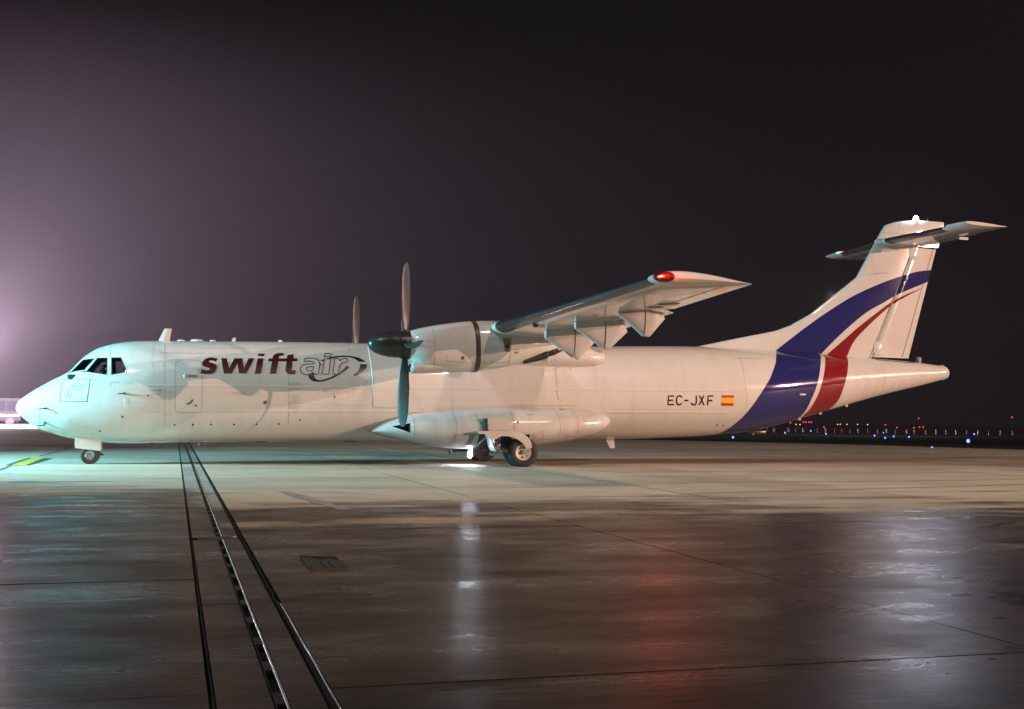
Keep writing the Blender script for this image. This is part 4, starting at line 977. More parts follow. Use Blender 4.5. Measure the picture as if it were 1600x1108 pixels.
for z in np.linspace(3.26, 6.72, 16):
    z = float(z); h = fhinge(z); te = fte(z); ring_r = []; n = 22
    xs_ = [h-.18+(te-h+.18)*(1-math.cos(math.pi*k/n))/2 for k in range(n+1)]
    def rt(x):
        q = max(0, min(1, (x-h+.18)/.24)); base = ftk(z, max(x, h)); return base*(1-(1-q)**2)**.5
    S = [rud(x, -rt(x), z) for x in xs_]; P_ = [rud(x, rt(x), z) for x in xs_]
    L_.append(S[::-1]+P_[1:])
loft(bm, L_); RUD = part('rudder', bm, WHITE, smooth=45)
from mathutils.bvhtree import BVHTree
def caster(o):
    t = BVHTree.FromPolygons([v.co for v in o.data.vertices], [p.vertices for p in o.data.polygons])
    def g(x, z, s):
        h = t.ray_cast(Vector((x, s*6, z))-AOFF, Vector((0, -s, 0)))
        return None if h[0] is None else h[0].y
    return g
fin_cast, rud_cast = caster(FIN), caster(RUD)
def fm(s, off):
    def g(x, z):
        y = fin_cast(x, z, s); return Vector((x, s*(ftk(z, x)+off) if y is None else y+s*off, z))
    return g
def rm(s, off):
    def g(x, z):
        y = rud_cast(x, z, s)
        if y is None: return rud(x, s*off, z)
        return Vector((x, y+s*off, z))
    return g
hd = Vector((26.09-24.57, 0, 6.81-3.23)).normalized(); hn = Vector((hd.z, 0, -hd.x)); hc = Vector((fhinge(5), 0, 5))
for s in (-1, 1):
    for U, Lw, m in ((DATA['fbU'], DATA['fbL'], BLUE), (DATA['frU'], DATA['frL'], RED)):
        U_ = catmull(U, 4, False); L2_ = catmull(Lw, 4, False)
        pl = U_+L2_[::-1] if m is BLUE else U_+L2_[-2::-1]
        pl = [(x, z) for x, z in pl]
        ext = [(pl[-1][0]-.02, pl[-1][1]-.14), (pl[0][0]-.04, pl[0][1]-.14)]
        decal('paint_stripe', pl+ext, m, s=s, parent=FIN, mapf=fm(s, .004), cut=(hc-hn*.19, hn), pitch=.12)
        rp = [(min(x, fte(z)-.012), z) for x, z in pl]
        decal('paint_stripe', rp, m, s=s, parent=RUD, mapf=rm(s, .005), cut=(hc-hn*.13, -hn), pitch=.10)
    line('tab_joint', [(25.58, 3.30), (26.68, 6.70)], .014, SEAMD, s=s, parent=RUD, mapf=rm(s, .007))
    line('fin_joint', [(24.80, 7.13), (27.0, 7.10)], .012, SEAM, s=s, parent=FIN, mapf=fm(s, .005))
    line('fin_joint', [(25.30, 7.12), (25.38, 7.44)], .010, SEAM, s=s, parent=FIN, mapf=fm(s, .005))
    line('fin_gap', [(24.30, 3.2), (25.885, 6.72)], .02, SEAMD, s=s, parent=FIN, mapf=fm(s, .004))
    for x, z in ((24.75, 3.55), (26.0, 6.55)):
        h_ = fhinge(z); bm = bmesh.new(); add_box(bm, h_-.24, h_+.02, min(s*(ftk(z, h_)-.05), s*(ftk(z, h_)+.03)), max(s*(ftk(z, h_)-.05), s*(ftk(z, h_)+.03)), z-.22, z+.18, bev=.015); part('hinge_cover', bm, WHITE, FIN, smooth=30)
    bm = bmesh.new(); L_ = [[Vector((24.15+q*1.0, s*(ftk(5.78, 24.15+q)+.012*math.sin(math.pi*q)+.004), 5.82+q*.12)), Vector((24.15+q*1.0, s*(ftk(5.78, 24.15+q)+.030*math.sin(math.pi*q)+.004), 5.80+q*.12)), Vector((24.15+q, s*(ftk(5.78, 24.15+q)+.004), 5.77+q*.12))] for q in np.linspace(0, .8, 9)]
    loft(bm, L_, closed=False); part('fin_rib', bm, WHITE, FIN, smooth=60)
bm = bmesh.new(); add_box(bm, 26.05, 26.15, -.07, .07, 3.12, 3.30); part('rudder_mount', bm, SEAM, FIN)
# dark gap line at the rudder foot
line('tail_gap', [(24.45, 3.17), (25.83, 3.10)], .02, SEAMD, .01)
# tailplane
TST = [(0, 24.74, 2.04, 6.875, .0, .13), (3.62, 25.12, 1.38, 6.86, .0, .11)]
def tring(y, s, **k):
    t = y/3.62; v = [TST[0][i]+(TST[1][i]-TST[0][i])*t for i in range(1, 6)]; return foil_ring(s*y, *v[:3], v[3], v[4], m=.0, **k)
for s in (-1, 1):
    bm = bmesh.new(); rg = [tring(y, s) for y in np.linspace(.01, 3.56, 8)]
    for dy, sc in ((3.62, .75), (3.66, .35)): rg.append([Vector((p.x+(.05 if dy > 3.63 else .02)*(1 if p.x < 25.4 else 0), s*dy, 6.86+(p.z-6.86)*sc)) for p in tring(3.56, s)])
    loft(bm, rg); TP = part('tailplane', bm, WHITE, smooth=40)
    bm = bmesh.new(); loft(bm, [tring(y, s, xb=.12, grow=.004) for y in np.linspace(.22, 2.72, 10)], closed=False); part('deicing_boot', bm, BOOT, TP, smooth=60)
    # balance horn on the elevator tip, slightly tilted
    bm = bmesh.new(); hr = []
    for y in np.linspace(2.95, 3.72, 6): 
        rr_ = foil_ring(s*y, 24.98+(y-2.95)*.10, 1.50-(y-2.95)*.16, 6.875, .0, .125*(1 if y < 3.6 else .55), m=0); hr.append([Vector((p.x, p.y, p.z+(25.5-p.x)*.045)) for p in rr_])
    loft(bm, hr); part('elevator_horn', bm, WHITE, TP, smooth=40)
    bm = bmesh.new(); add_box(bm, 26.05, 26.065, min(s*.3, s*2.9), max(s*.3, s*2.9), 6.76, 6.775); part('elevator_gap', bm, SEAMD, TP)
    for y in (.35, .62, .9):
        bm = bmesh.new(); ellipsoid(bm, (26.0, s*y, 6.77), .13, .03, .05); part('hinge_bracket', bm, WHITE, TP, smooth=180)
    bm = bmesh.new(); add_box(bm, 26.2, 26.5, min(s*1.9, s*1.93), max(s*1.9, s*1.93), 6.72, 6.80); part('hinge_bracket', bm, GREYP, TP)
bm = bmesh.new(); ellipsoid(bm, (25.4, 0, 6.86), .85, .21, .16); part('tailplane_fairing', bm, WHITE, smooth=180)
bm = bmesh.new(); add_lathe(bm, [(7.56, .07), (7.60, .07), (7.605, .055)], (26.04, 0, 0), 'z', 16); BC = part('beacon', bm, GREYP)
bm = bmesh.new(); ellipsoid(bm, (26.04, 0, 7.65), .07, .06, .07); part('strobe_lamp', bm, emit('strobe_white', (.72, .80, 1), STROBE), BC, smooth=180)
bm = bmesh.new(); add_tube(bm, [(26.45, 0, 7.57), (26.47, 0, 7.70)], .008, 6); part('static_wick', bm, SPIN)
bm = bmesh.new(); add_lathe(bm, [(27.05, .12), (27.13, .11), (27.17, .06)], (0, 0, 2.83), 'x', 20); part('tail_lamp', bm, WHITE, smooth=60)
for zz in (3.05, 2.62):
    bm = bmesh.new(); add_box(bm, 26.83, 26.98, -.05, .05, zz-.015, zz+.015); part('tail_clip', bm, SPIN)
bm = bmesh.new(); add_box(bm, 20.25, 20.8, -.05, .05, .88, .98, bev=.02); part('tail_bumper', bm, SPIN, smooth=40)
for x in (21.9, 22.6, 23.5):
    bm = bmesh.new(); add_box(bm, x, x+.08, -.03, .03, fz_bot(x)-.05, fz_bot(x)+.03); part('drain_mast', bm, GREYP)
bm = bmesh.new(); ellipsoid(bm, f_pt(21.5, 2.05, .01), .12, .02, .03); part('static_port', bm, WLINE, smooth=180)

# ---------------- landing gear and its fairings
SPT = [(8.79, .90), (8.9, 1.0), (9.14, 1.13), (9.76, 1.36), (10.81, 1.50), (12.37, 1.58), (14.1, 1.58), (14.78, 1.53), (15.05, 1.47), (15.2, 1.39)]
SPB = [(8.79, .86), (8.98, .79), (9.56, .66), (10.3, .50), (10.79, .45), (11.8, .42), (13.08, .48), (14.0, .62), (14.79, .78), (15.05, .88), (15.2, 1.0)]
SPW = [(8.79, .42), (9.14, .62), (9.76, .90), (10.81, 1.12), (11.6, 1.22), (13.4, 1.22), (14.3, 1.12), (14.8, 1.0), (15.05, .86), (15.2, .72)]
def sp_sec(x): return lerp(SPT, x), lerp(SPB, x), lerp(SPW, x)
def sp_pt(x, z, off=.003, s=-1):
    zt, zb, w_ = sp_sec(x); c, h = (zt+zb)/2, (zt-zb)/2; u = max(-.999, min(.999, (z-c)/h)); return Vector((x, s*(1.05+w_*(1-abs(u)**2.2)**(1/2.2)+off), c+u*h))
def wheel(name, c, r_, wd, s, parent, cap=True):
    e = empty(name); e.parent = parent; e.location = Vector(c)-AOFF
    bm = bmesh.new(); h = wd/2
    prof = [(-h*.62, r_*.50), (-h*.86, r_*.56), (-h, r_*.72), (-h*.95, r_*.87), (-h*.74, r_*.965), (-h*.55, r_*.992)]
    for g in (-.4, 0, .4): prof += [(h*(g-.08), r_*.998), (h*(g-.05), r_*.975), (h*(g+.05), r_*.975), (h*(g+.08), r_*.998)]
    prof += [(h*.55, r_*.992), (h*.74, r_*.965), (h*.95, r_*.87), (h, r_*.72), (h*.86, r_*.56), (h*.62, r_*.50)]
    add_lathe(bm, prof, (0, 0, 0), 'y', 48)
    for v in bm.verts:      # weight flattens the contact patch
        if v.co.z < -r_*.955: v.co.z = -r_*.955
    obj('tyre', bm, TYRE, e, smooth=50)
    bm = bmesh.new(); add_lathe(bm, [(s*h*.1, .0), (s*h*.62, .0), (s*h*.66, r_*.10), (s*h*.70, r_*.40), (s*h*.82, r_*.47), (s*h*.88, r_*.54), (s*h*.6, r_*.55), (s*h*.1, r_*.5)], (0, 0, 0), 'y', 40)
    obj('wheel_hub', bm, HUB if cap else STEEL, e, smooth=35)
    if cap:
        bm = bmesh.new(); add_lathe(bm, [(s*h*.6, .0001), (s*h*.6, r_*.14), (s*h*1.0, r_*.13), (s*h*1.08, r_*.10), (s*h*1.1, .0001)], (0, 0, 0), 'y', 20); obj('hub_cap', bm, GOLD, e, smooth=35)
        for k in range(6):
            a = 2*math.pi*k/6+.3; bm = bmesh.new(); add_lathe(bm, [(s*h*.66, .0001), (s*h*.66, r_*(.045 if k != 4 else .07)), (s*h*.76, r_*(.04 if k != 4 else .065)), (s*h*.76, .0001)], (r_*.33*math.cos(a), 0, r_*.33*math.sin(a)), 'y', 8); obj('hub_bolt', bm, SPIN, e)
    return e
for s in (-1, 1):
    bm = bmesh.new(); L_ = []
    for x in list(np.linspace(8.79, 9.2, 6))+list(np.linspace(9.35, 14.6, 36))+list(np.linspace(14.7, 15.2, 8)):
        x = float(x); zt, zb, w_ = sp_sec(x); c, h = (zt+zb)/2, (zt-zb)/2
        L_.append([Vector((x, s*1.05+w_*math.copysign(abs(math.cos(t))**(2/2.2), math.cos(t)), c+h*math.copysign(abs(math.sin(t))**(2/2.2), math.sin(t)))) for t in [2*math.pi*j/48 for j in range(48)]])
    for dx, sc in ((.04, .85), (.06, .5)):
        zt, zb, w_ = sp_sec(15.2); c, h = (zt+zb)/2, (zt-zb)/2
        L_.append([Vector((15.2+dx, s*1.05+w_*sc*math.copysign(abs(math.cos(t))**(2/2.2), math.cos(t)), c+h*sc*math.copysign(abs(math.sin(t))**(2/2.2), math.sin(t)))) for t in [2*math.pi*j/48 for j in range(48)]])
    loft(bm, L_); SP = part('gear_fairing', bm, [GREYP, BAY, OLIVE], smooth=45)
    bm = bmesh.new(); add_box(bm, 11.43, 12.80, min(s*1.1, s*2.7), max(s*1.1, s*2.7), .1, .84); bmesh.ops.recalc_face_normals(bm, faces=bm.faces); boolean(SP, part('cutter', bm, BAY))
    bm = prism_y(DATA['scoop'], s*1.55, s*2.6); bmesh.ops.recalc_face_normals(bm, faces=bm.faces); boolean(SP, part('cutter', bm, OLIVE))
    bm = prism_y(DATA['scoop2'], s*1.45, s*2.6); bmesh.ops.recalc_face_normals(bm, faces=bm.faces); boolean(SP, part('cutter', bm, BAY))
    smooth_obj(SP, 35)
    ms = lambda off: (lambda x, z: sp_pt(x, z, off, s))
    for pts in ([(9.78, 1.34), (9.80, .63)], [(10.8, 1.48), (10.86, 1.0), (10.80, .5)], [(11.40, 1.52), (11.40, .9)], [(12.34, 1.56), (12.36, .95)], [(13.6, 1.56), (13.66, .6)], [(14.12, 1.55), (14.20, .7)], [(10.83, .82), (11.42, .84)], [(10.66, .50), (10.83, .82)]):
        line('fairing_joint', pts, .009, SEAM, s=s, parent=SP, mapf=ms(.003))
    for a, b in (((12.9, .88), (12.98, .66)), ((13.1, .72), (13.45, .7)), ((13.85, .78), (14.1, .80)), ((12.75, 1.37), (12.95, 1.36)), ((13.1, .95), (13.2, .75)), ((13.9, .78), (13.88, .68))):
        line('stencil_print', [a, b], .014, SEAM, s=s, parent=SP, mapf=ms(.004))
    decal('vent_hole', [(13.80, 1.535), (13.9, 1.53), (13.9, 1.50), (13.80, 1.505)], BLACKP, s=s, parent=SP, mapf=ms(.004))
    decal('grey_patch', DATA['patch'], SEAM, s=s, parent=SP, mapf=ms(.004)); decal('exhaust_hole', ring_(12.47, 1.16, .03), BLACKP, s=s, parent=SP, mapf=ms(.005))
    decal('grey_patch', [(11.44, 1.16), (11.62, 1.17), (11.62, .90), (11.44, .89)], SEAM, s=s, parent=SP, mapf=ms(.004))
    # raised upper gear door
    d = DATA['spdoor']; bm = bmesh.new(); L_ = []
    for yy in (2.16, 2.34): L_.append([Vector((x, s*yy, z)) for x, z in d])
    loft(bm, L_); bmesh.ops.bevel(bm, geom=bm.edges[:], offset=.02, segments=2, affect='EDGES'); part('gear_door', bm, WHITE, SP, smooth=30)
    bm = bmesh.new(); add_box(bm, d[0][0]-.07, d[0][0]-.004, min(s*2.1, s*2.30), max(s*2.1, s*2.30), .91, 1.25); part('door_gap', bm, BAY, SP)
    # main gear: trailing arm leg, two wheels, curved leg door
    G = empty('main_landing_gear'); G.parent = AC
    for y in (1.86, 2.28): wheel('wheel', (12.585, s*y, .382), .40, .235, s, G, cap=(y > 2))
    def gp(name, bm, m, **k): return part(name, bm, m, G, **k)
    bm = bmesh.new(); add_tube(bm, [(12.585, s*1.7, .385), (12.585, s*2.42, .385)], .06, 14); gp('axle', bm, STEEL, smooth=50)
    bm = bmesh.new(); add_tube(bm, [(12.585, s*2.07, .385), (12.25, s*2.0, .42), (12.02, s*1.85, .62), (11.95, s*1.7, .95)], [.085, .075, .085, .10], 14); gp('trailing_arm', bm, STEEL, smooth=50)
    bm = bmesh.new(); add_tube(bm, [(12.45, s*2.05, .50), (12.42, s*1.95, .95)], .05, 12); add_tube(bm, [(12.435, s*2.0, .70), (12.42, s*1.93, 1.0)], .075, 12); gp('shock_strut', bm, STEEL, smooth=50)
    bm = bmesh.new()
    for k in range(5): add_tube(bm, [(11.95+.03*k, s*(2.12-.04*k), .86), (11.9+.08*k, s*(2.16-.03*k), .62-.03*k), (12.0+.09*k, s*(2.1), .40+.02*k)], .014+.003*(k % 2), 8)
    gp('hydraulic_hose', bm, SPIN, smooth=50)
    bm = bmesh.new(); add_box(bm, 11.86, 12.04, min(s*1.8, s*2.14), max(s*1.8, s*2.14), .42, .60, bev=.03); add_tube(bm, [(11.95, s*2.16, .50), (11.95, s*1.75, .50)], .06, 12); add_tube(bm, [(11.8, s*1.9, .33), (12.1, s*2.1, .31)], .045, 10); gp('brake_unit', bm, STEEL, smooth=40)
    bm = bmesh.new(); add_tube(bm, [(11.55, s*1.5, .55), (11.7, s*2.0, .80), (11.9, s*1.9, .6)], .035, 10); gp('drag_brace', bm, STEEL, smooth=50)
    fd = smooth_poly(DATA['fender'], 50, 3); bm = bmesh.new(); loft(bm, [[Vector((x, s*2.435, z)) for x, z in fd], [Vector((x, s*2.475, z)) for x, z in fd]]); gp('leg_door', bm, WHITE, smooth=30)
    bm = bmesh.new(); L_ = []
    fl = [(11.36, .905), (11.52, .895), (11.64, .80), (11.70, .66), (11.74, .50), (11.80, .40)]
    L_ = [[Vector((x, s*2.46, z)), Vector((x+.005, s*1.95, z+.01)), Vector((x+.03, s*1.95, z+.03)), Vector((x+.03, s*2.455, z+.02))] for x, z in catmull(fl, 4, False)]
    loft(bm, L_); gp('door_flange', bm, WHITE, smooth=40)
    # landing light on a short arm under the fairing
    bm = bmesh.new(); add_tube(bm, [(11.50, s*1.20, .46), (11.52, s*1.16, .34)], .02, 8); add_lathe(bm, [(.0, .075), (.09, .07), (.13, .03)], (11.47, s*1.15, .285), 'x', 20); LL = gp('landing_light', bm, STEEL, smooth=40)
    bm = bmesh.new(); ellipsoid(bm, (11.45, s*1.15-.0, .285), .06, .09, .09, 20, 8); part('lamp_lens', bm, emit('landing_lamp' if s < 0 else 'landing_lamp_off', (.80, .88, 1), LANDING if s < 0 else .0), LL, smooth=180)
# nose gear
G = empty('nose_landing_gear'); G.parent = AC
for s in (-1, 1):
    wheel('wheel', (1.80, s*.17, .218), .228, .16, s, G, cap=False)
    d = [(1.44, .66), (2.08, .60), (2.06, .30), (1.45, .37)]; bm = bmesh.new(); loft(bm, [[Vector((x, s*.34, z+.03)) for x, z in d], [Vector((x, s*.365, z+.03)) for x, z in d]]); bmesh.ops.bevel(bm, geom=bm.edges[:], offset=.008, segments=2, affect='EDGES'); part('gear_door', bm, WHITE, G, smooth=30)
    bm = bmesh.new(); add_lathe(bm, [(s*.10, .0001), (s*.245, .0001), (s*.245, .05), (s*.24, .085), (s*.25, .105), (s*.22, .12), (s*.1, .12)], (1.80, 0, .218), 'y', 24); part('wheel_rim', bm, STEEL, G, smooth=35)
bm = bmesh.new(); add_tube(bm, [(1.80, 0, .218), (1.82, 0, .40), (1.86, 0, .66)], [.05, .06, .07], 14); add_tube(bm, [(1.80, -.2, .218), (1.80, .2, .218)], .035, 10); add_tube(bm, [(1.98, 0, .27), (2.08, 0, .25)], .03, 8); add_tube(bm, [(1.85, 0, .45), (2.0, 0, .34), (1.84, 0, .26)], .022, 8); part('nose_strut', bm, STEEL, G, smooth=50)
bm = bmesh.new(); add_box(bm, 1.46, 2.06, -.33, .33, .60, .66); part('gear_bay', bm, BAY, G)
bm = bmesh.new(); add_tube(bm, [(2.0, -.12, .24), (2.12, -.2, .23)], .018, 8); part('tow_lug', bm, SPIN, G)

# ---------------- crew seen through the cockpit glass
def person(loc, label, lean, hat=None):
    e = empty('person', loc); tag(e, label, 'person')
    J = {'p': (0, 0, 0), 'c': (-.04-lean, 0, .30), 'n': (-.05-lean, 0, .50), 'h0': (-.06-lean, 0, .60), 'h1': (-.065-lean, 0, .74),
         'sl': (-.04-lean, -.19, .44), 'el': (-.16-lean, -.25, .20), 'wl': (-.40-lean, -.18, .22), 'sr': (-.04-lean, .19, .44), 'er': (-.16-lean, .25, .20), 'wr': (-.40-lean, .16, .24),
         'kl': (-.44, -.12, .05), 'fl': (-.50, -.12, -.36), 'kr': (-.44, .12, .05), 'fr': (-.50, .12, -.36), 'll': (-.06, -.1, -.02), 'lr': (-.06, .1, -.02)}
    Rr = {'p': (.14, .16), 'c': (.12, .17), 'n': (.055, .06), 'h0': (.082, .07), 'h1': (.085, .075), 'sl': (.06, .07), 'el': (.045, .045), 'wl': (.032, .035), 'sr': (.06, .07), 'er': (.045, .045), 'wr': (.032, .035), 'kl': (.07, .07), 'fl': (.045, .045), 'kr': (.07, .07), 'fr': (.045, .045), 'll': (.09, .09), 'lr': (.09, .09)}
    E_ = [('p', 'c'), ('c', 'n'), ('n', 'h0'), ('h0', 'h1'), ('n', 'sl'), ('sl', 'el'), ('el', 'wl'), ('n', 'sr'), ('sr', 'er'), ('er', 'wr'), ('p', 'll'), ('ll', 'kl'), ('kl', 'fl'), ('p', 'lr'), ('lr', 'kr'), ('kr', 'fr')]
    ks = list(J); me = bpy.data.meshes.new('body'); me.from_pydata([J[k] for k in ks], [(ks.index(a), ks.index(b)) for a, b in E_], [])
    o = bpy.data.objects.new('body', me); link(o, e)
    sk = o.modifiers.new('s', 'SKIN'); 
    for i, k in enumerate(ks): me.skin_vertices[0].data[i].radius = Rr[k]
    me.skin_vertices[0].data[0].use_root = True
    sb = o.modifiers.new('u', 'SUBSURF'); sb.levels = 2
    apply_mods(o); o.data.materials.clear()
    for m in (SHIRT, SKIN, TROU): o.data.materials.append(m)
    for p in o.data.polygons:
        c = p.center; p.use_smooth = True; p.material_index = 1 if c.z > .52 or c.x < -.36-lean and c.z > .15 else (2 if c.z < .06 else 0)
    bm = bmesh.new(); ellipsoid(bm, (-.045-lean, 0, .715), .105, .09, .10, 16, 10)
    for v in bm.verts:
        if v.co.x < -.09-lean and v.co.z < .74: v.co.x = -.06-lean
    obj('hair', bm, HAIR, e, smooth=180)
    bm = bmesh.new(); ellipsoid(bm, (-.155-lean, 0, .665), .022, .014, .025, 8, 6); obj('nose', bm, SKIN, e, smooth=180)
    for s in (-1, 1):
        bm = bmesh.new(); ellipsoid(bm, (-.132-lean, s*.032, .695), .012, .014, .010, 8, 6); obj('eye', bm, HAIR, e, smooth=180)
        bm = bmesh.new(); ellipsoid(bm, (-.05-lean, s*.085, .67), .035, .02, .045, 10, 8); obj('headset_cup', bm, hat or HAIR, e, smooth=180)
        for k in range(5):
            bm = bmesh.new(); y = s*.17+(k-2)*.02; add_tube(bm, [(-.41-lean, y, .23), (-.455-lean+abs(k-2)*.008, y, .225), (-.48-lean+abs(k-2)*.012, y, .20)], [.010, .009, .007], 6); obj('finger', bm, SKIN, e, smooth=60)
    return e
person((2.30, -.45, 1.74), 'pilot in a white shirt seated behind the rear side cockpit window', .0)
person((2.30, .42, 1.74), 'second pilot leaning forward on the far side, seen through the middle cockpit window', .16, SHIRT)
# ------------------------------------------------------------------ airfield lights and things in the distance
def light_post(name, label, cat, group, loc, h, lens_r, m, base=.06, post=SPIN):
    e = empty(name, loc); tag(e, label, cat, group)
    b = bmesh.new(); add_tube(b, [(0, 0, -.02), (0, 0, h*.75)], base*.35, 8); add_lathe(b, [(-.02, base), (.03, base), (.05, base*.4)], (0, 0, 0), 'z', 12); obj('post', b, post, e)
    b = bmesh.new(); ellipsoid(b, (0, 0, h*.75+lens_r), lens_r, lens_r, lens_r*1.2, 10, 8); obj('lens', b, m, e, smooth=180)
    return e
def ground_at(p, h):
    # slide a sight point along its line from where the picture was taken until it stands h above the terrain
    c = Vector((3.845, -31.994, 1.206)); d = (Vector(p)-c).normalized(); best = None; t = 20.0
    while t < 700:
        q = c+d*t
        if q.z-gz(q.x, q.y) <= h: return (q.x, q.y, gz(q.x, q.y))
        t += .25
    return None
BL = emit('taxi_light_blue', (.06, .08, 1), 10); BLC = emit('taxi_light_cyan', (.04, .35, 1), 7)
for k, p in enumerate(DATA['blue']):
    g_ = ground_at(p, .34) or (p[0], p[1], gz(p[0], p[1])); dd = math.hypot(g_[0]-3.8, g_[1]+32)
    if k == 10: light_post('taxiway_light', 'brightest and nearest blue taxiway edge light in the grass at the right', 'taxiway light', 'blue taxiway lights', g_, .36, .085, BL)
    elif k == 5: light_post('taxiway_light', 'cyan taxiway light among the blue ones', 'taxiway light', 'blue taxiway lights', g_, .36, .07, BLC)
    else: light_post('taxiway_light', 'blue taxiway edge light on a short post in the dark grass', 'taxiway light', 'blue taxiway lights', g_, .36, .035+.00035*dd, BL)
RL = emit('obstruction_red', (1, .03, .03), 4.5)
for p in DATA['red']:
    x, y, z = p; g_ = gz(x, y); dd = math.hypot(x-3.8, y+32)
    light_post('obstruction_light', 'small red obstruction light on a pole beyond the grass field', 'warning light', 'red lights on the horizon', (x, y, g_), max(.6, (z-g_))/.75, max(.08, .00036*dd), RL, .12)
AL = emit('distant_lamp', (1, .62, .30), 3)
for p in DATA['amb']:
    x, y, z = p; g_ = gz(x, y)
    light_post('distant_lamp', 'tiny amber lamp on the horizon behind the marker boards', 'lamp', 'amber lamps on the horizon', (x, y, g_), max(.8, z-g_)/.75, .16, AL, .12)
BW = plain('board_white', (.75, .75, .74), .6); BR = plain('board_red', (.55, .05, .04), .6)
for x, y, z, k in DATA['boards']:
    g_ = gz(x, y); e = empty('marker_board', (x, y, g_), .72)
    tag(e, 'white panel in the long row of marker boards beyond the grass' if k == 'w' else 'red panel in the long row of marker boards beyond the grass', 'marker board', 'red and white marker boards')
    b = bmesh.new(); add_box(b, -.55, .55, -.04, .04, .12, 1.0, bev=.02); obj('board', b, BW if k == 'w' else BR, e)
    b = bmesh.new(); add_box(b, -.4, -.34, .05, .11, -.05, .9); add_box(b, .34, .4, .05, .11, -.05, .9); obj('stand', b, SPIN, e)
# low fence line the boards stand along
# lit guidance sign seen under the tail
p = DATA['sign']; g_ = ground_at(p, .45) or (p[0], p[1], gz(p[0], p[1])); e = empty('guidance_sign', g_, .5); tag(e, 'small lit yellow sign low in the grass under the tail', 'sign')
b = bmesh.new(); add_box(b, -.75, .45, -.1, .1, .15, .75, bev=.03); obj('sign_box', b, SPIN, e); b = bmesh.new(); add_box(b, .15, .40, -.108, -.102, .18, .72); obj('sign_face', b, emit('sign_amber', (1, .55, .05), 2.2), e)
b = bmesh.new(); add_box(b, -.1, .40, -.116, -.110, .60, .72); obj('sign_header', b, emit('sign_white', (.8, .9, 1), 3), e)
b = bmesh.new(); add_box(b, -.6, -.5, -.04, .04, -.05, .2); add_box(b, .25, .35, -.04, .04, -.05, .2); obj('leg', b, STEEL, e)

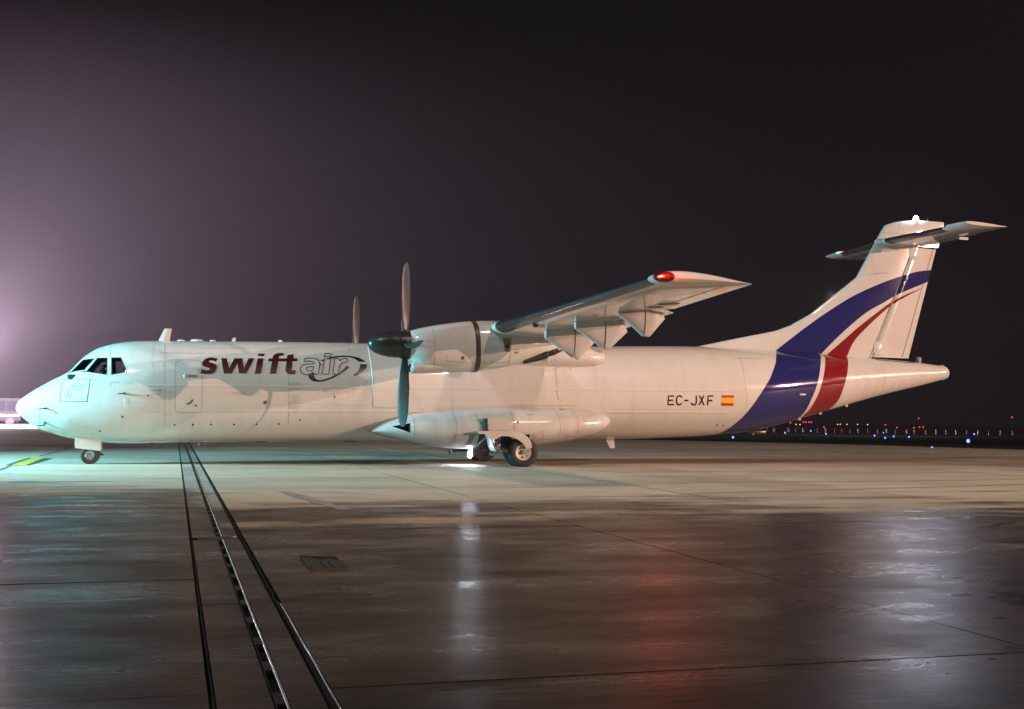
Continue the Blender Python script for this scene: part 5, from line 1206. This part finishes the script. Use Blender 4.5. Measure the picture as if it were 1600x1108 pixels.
# service vehicles far left behind the nose
VW = plain('vehicle_grey', (.03, .029, .032), 1.0, spec=.02); VB = plain('vehicle_glass', (.008, .008, .012), .6, spec=.05); VR = plain('vehicle_red_trim', (.5, .08, .05), .4)
AMB = emit('amber_beacon', (1, .35, .08), 30); HL = emit('vehicle_lamp', (1, .9, .8), 25)
def van(name, loc, rz, label, L_, H_, cat, stripe_m):
    e = empty(name, loc, rz); tag(e, label, cat)
    b = bmesh.new(); hw = 1.0
    sec = [(0, .45), (0, 1.15), (.7, 1.35), (1.35, H_-.12), (1.7, H_), (L_-.1, H_), (L_, H_-.15), (L_, .45)]
    loft(b, [[Vector((x, -hw, z)) for x, z in sec], [Vector((x, hw, z)) for x, z in sec]]); bmesh.ops.bevel(b, geom=b.edges[:], offset=.06, segments=2, affect='EDGES'); obj('body', b, VW, e, smooth=35)
    for s in (-1, 1):
        for k in range(3):
            b = bmesh.new(); x0 = 1.5+k*(L_-1.7)/3; add_box(b, x0, x0+(L_-1.7)/3-.12, s*1.004-.006, s*1.004+.006, 1.3, H_-.25); obj('window', b, VB, e)
        b = bmesh.new(); add_box(b, .1, L_-.1, s*1.004-.005, s*1.004+.005, .85, 1.0); obj('side_stripe', b, stripe_m, e)
        for x in (.9, L_-.9):
            b = bmesh.new(); add_lathe(b, [(s*.72, .2), (s*.72, .36), (s*1.0, .37), (s*1.02, .2)], (x, 0, .37), 'y', 20); obj('wheel', b, TYRE, e, smooth=40)
        b = bmesh.new(); add_box(b, -.03, .02, s*.75-.12, s*.75+.12, .75, .92); obj('headlight', b, HL, e)
    b = bmesh.new(); loft(b, [[Vector((.74, -.85, 1.37)), Vector((.74, .85, 1.37)), Vector((.70, .85, 1.36)), Vector((.70, -.85, 1.36))], [Vector((1.30, -.8, H_-.16)), Vector((1.30, .8, H_-.16)), Vector((1.26, .8, H_-.16)), Vector((1.26, -.8, H_-.16))]]); obj('windscreen', b, VB, e)
    b = bmesh.new(); add_lathe(b, [(H_-.01, .12), (H_+.06, .12), (H_+.22, .10), (H_+.26, .04)], (2.0, 0, 0), 'z', 14); obj('amber_beacon', b, AMB, e, smooth=40)
    return e
v1 = van('service_truck', (-24.5, 150, -.35), .1, 'tall service truck with an amber beacon far behind the nose at the left edge', 4.6, 2.35, 'truck', VR); v1.scale = (1.55, 1.55, 1.7)
v2 = van('crew_bus', (-21.5, 172, -.6), -.2, 'washed-out bus with amber roof beacon partly hidden by the tip of the nose', 6.4, 3.0, 'bus', plain('stripe_blue', (.05, .08, .3), .4)); v2.scale = (1.3, 1.3, 1.45)
p = DATA['truck2']
# floodlight mast just outside the picture on the left
e = empty('floodlight_mast', (FLX, FLY, 0)); tag(e, 'tall floodlight mast beyond the left edge behind the nose', 'light mast')
b = bmesh.new(); add_lathe(b, [(0, .22), (FLZ+.2, .12)], (0, 0, 0), 'z', 16); obj('pole', b, STEEL, e)
b = bmesh.new(); add_box(b, -1.2, 1.2, -.08, .08, FLZ+.2, FLZ+.35); obj('crossbar', b, STEEL, e)
for k in (-1, 0, 1):
    b = bmesh.new(); add_box(b, k*.8-.25, k*.8+.25, -.2, .15, FLZ+.36, FLZ+.8, bev=.03); obj('lamp_head', b, SPIN, e)
    b = bmesh.new(); add_box(b, k*.8-.22, k*.8+.22, -.215, -.205, FLZ+.40, FLZ+.76); obj('lamp_lens', b, emit('flood_lens', (1, .9, .98), 1600), e)
# air: thin night haze round everything
b = bmesh.new(); add_box(b, HZ[0], HZ[1], HZ[2], HZ[3], -2.6, HZ[4])
m = bpy.data.materials.new('haze'); m.use_nodes = True; N = m.node_tree.nodes; N.remove(N['Principled BSDF'])
v = N.new('ShaderNodeVolumePrincipled'); v.inputs['Color'].default_value = (.90, .86, .92, 1); v.inputs['Density'].default_value = HD; v.inputs['Anisotropy'].default_value = HG
m.node_tree.links.new(v.outputs[0], N['Material Output'].inputs['Volume'])
hz_ = obj('haze', b, m); tag(hz_, kind='stuff')
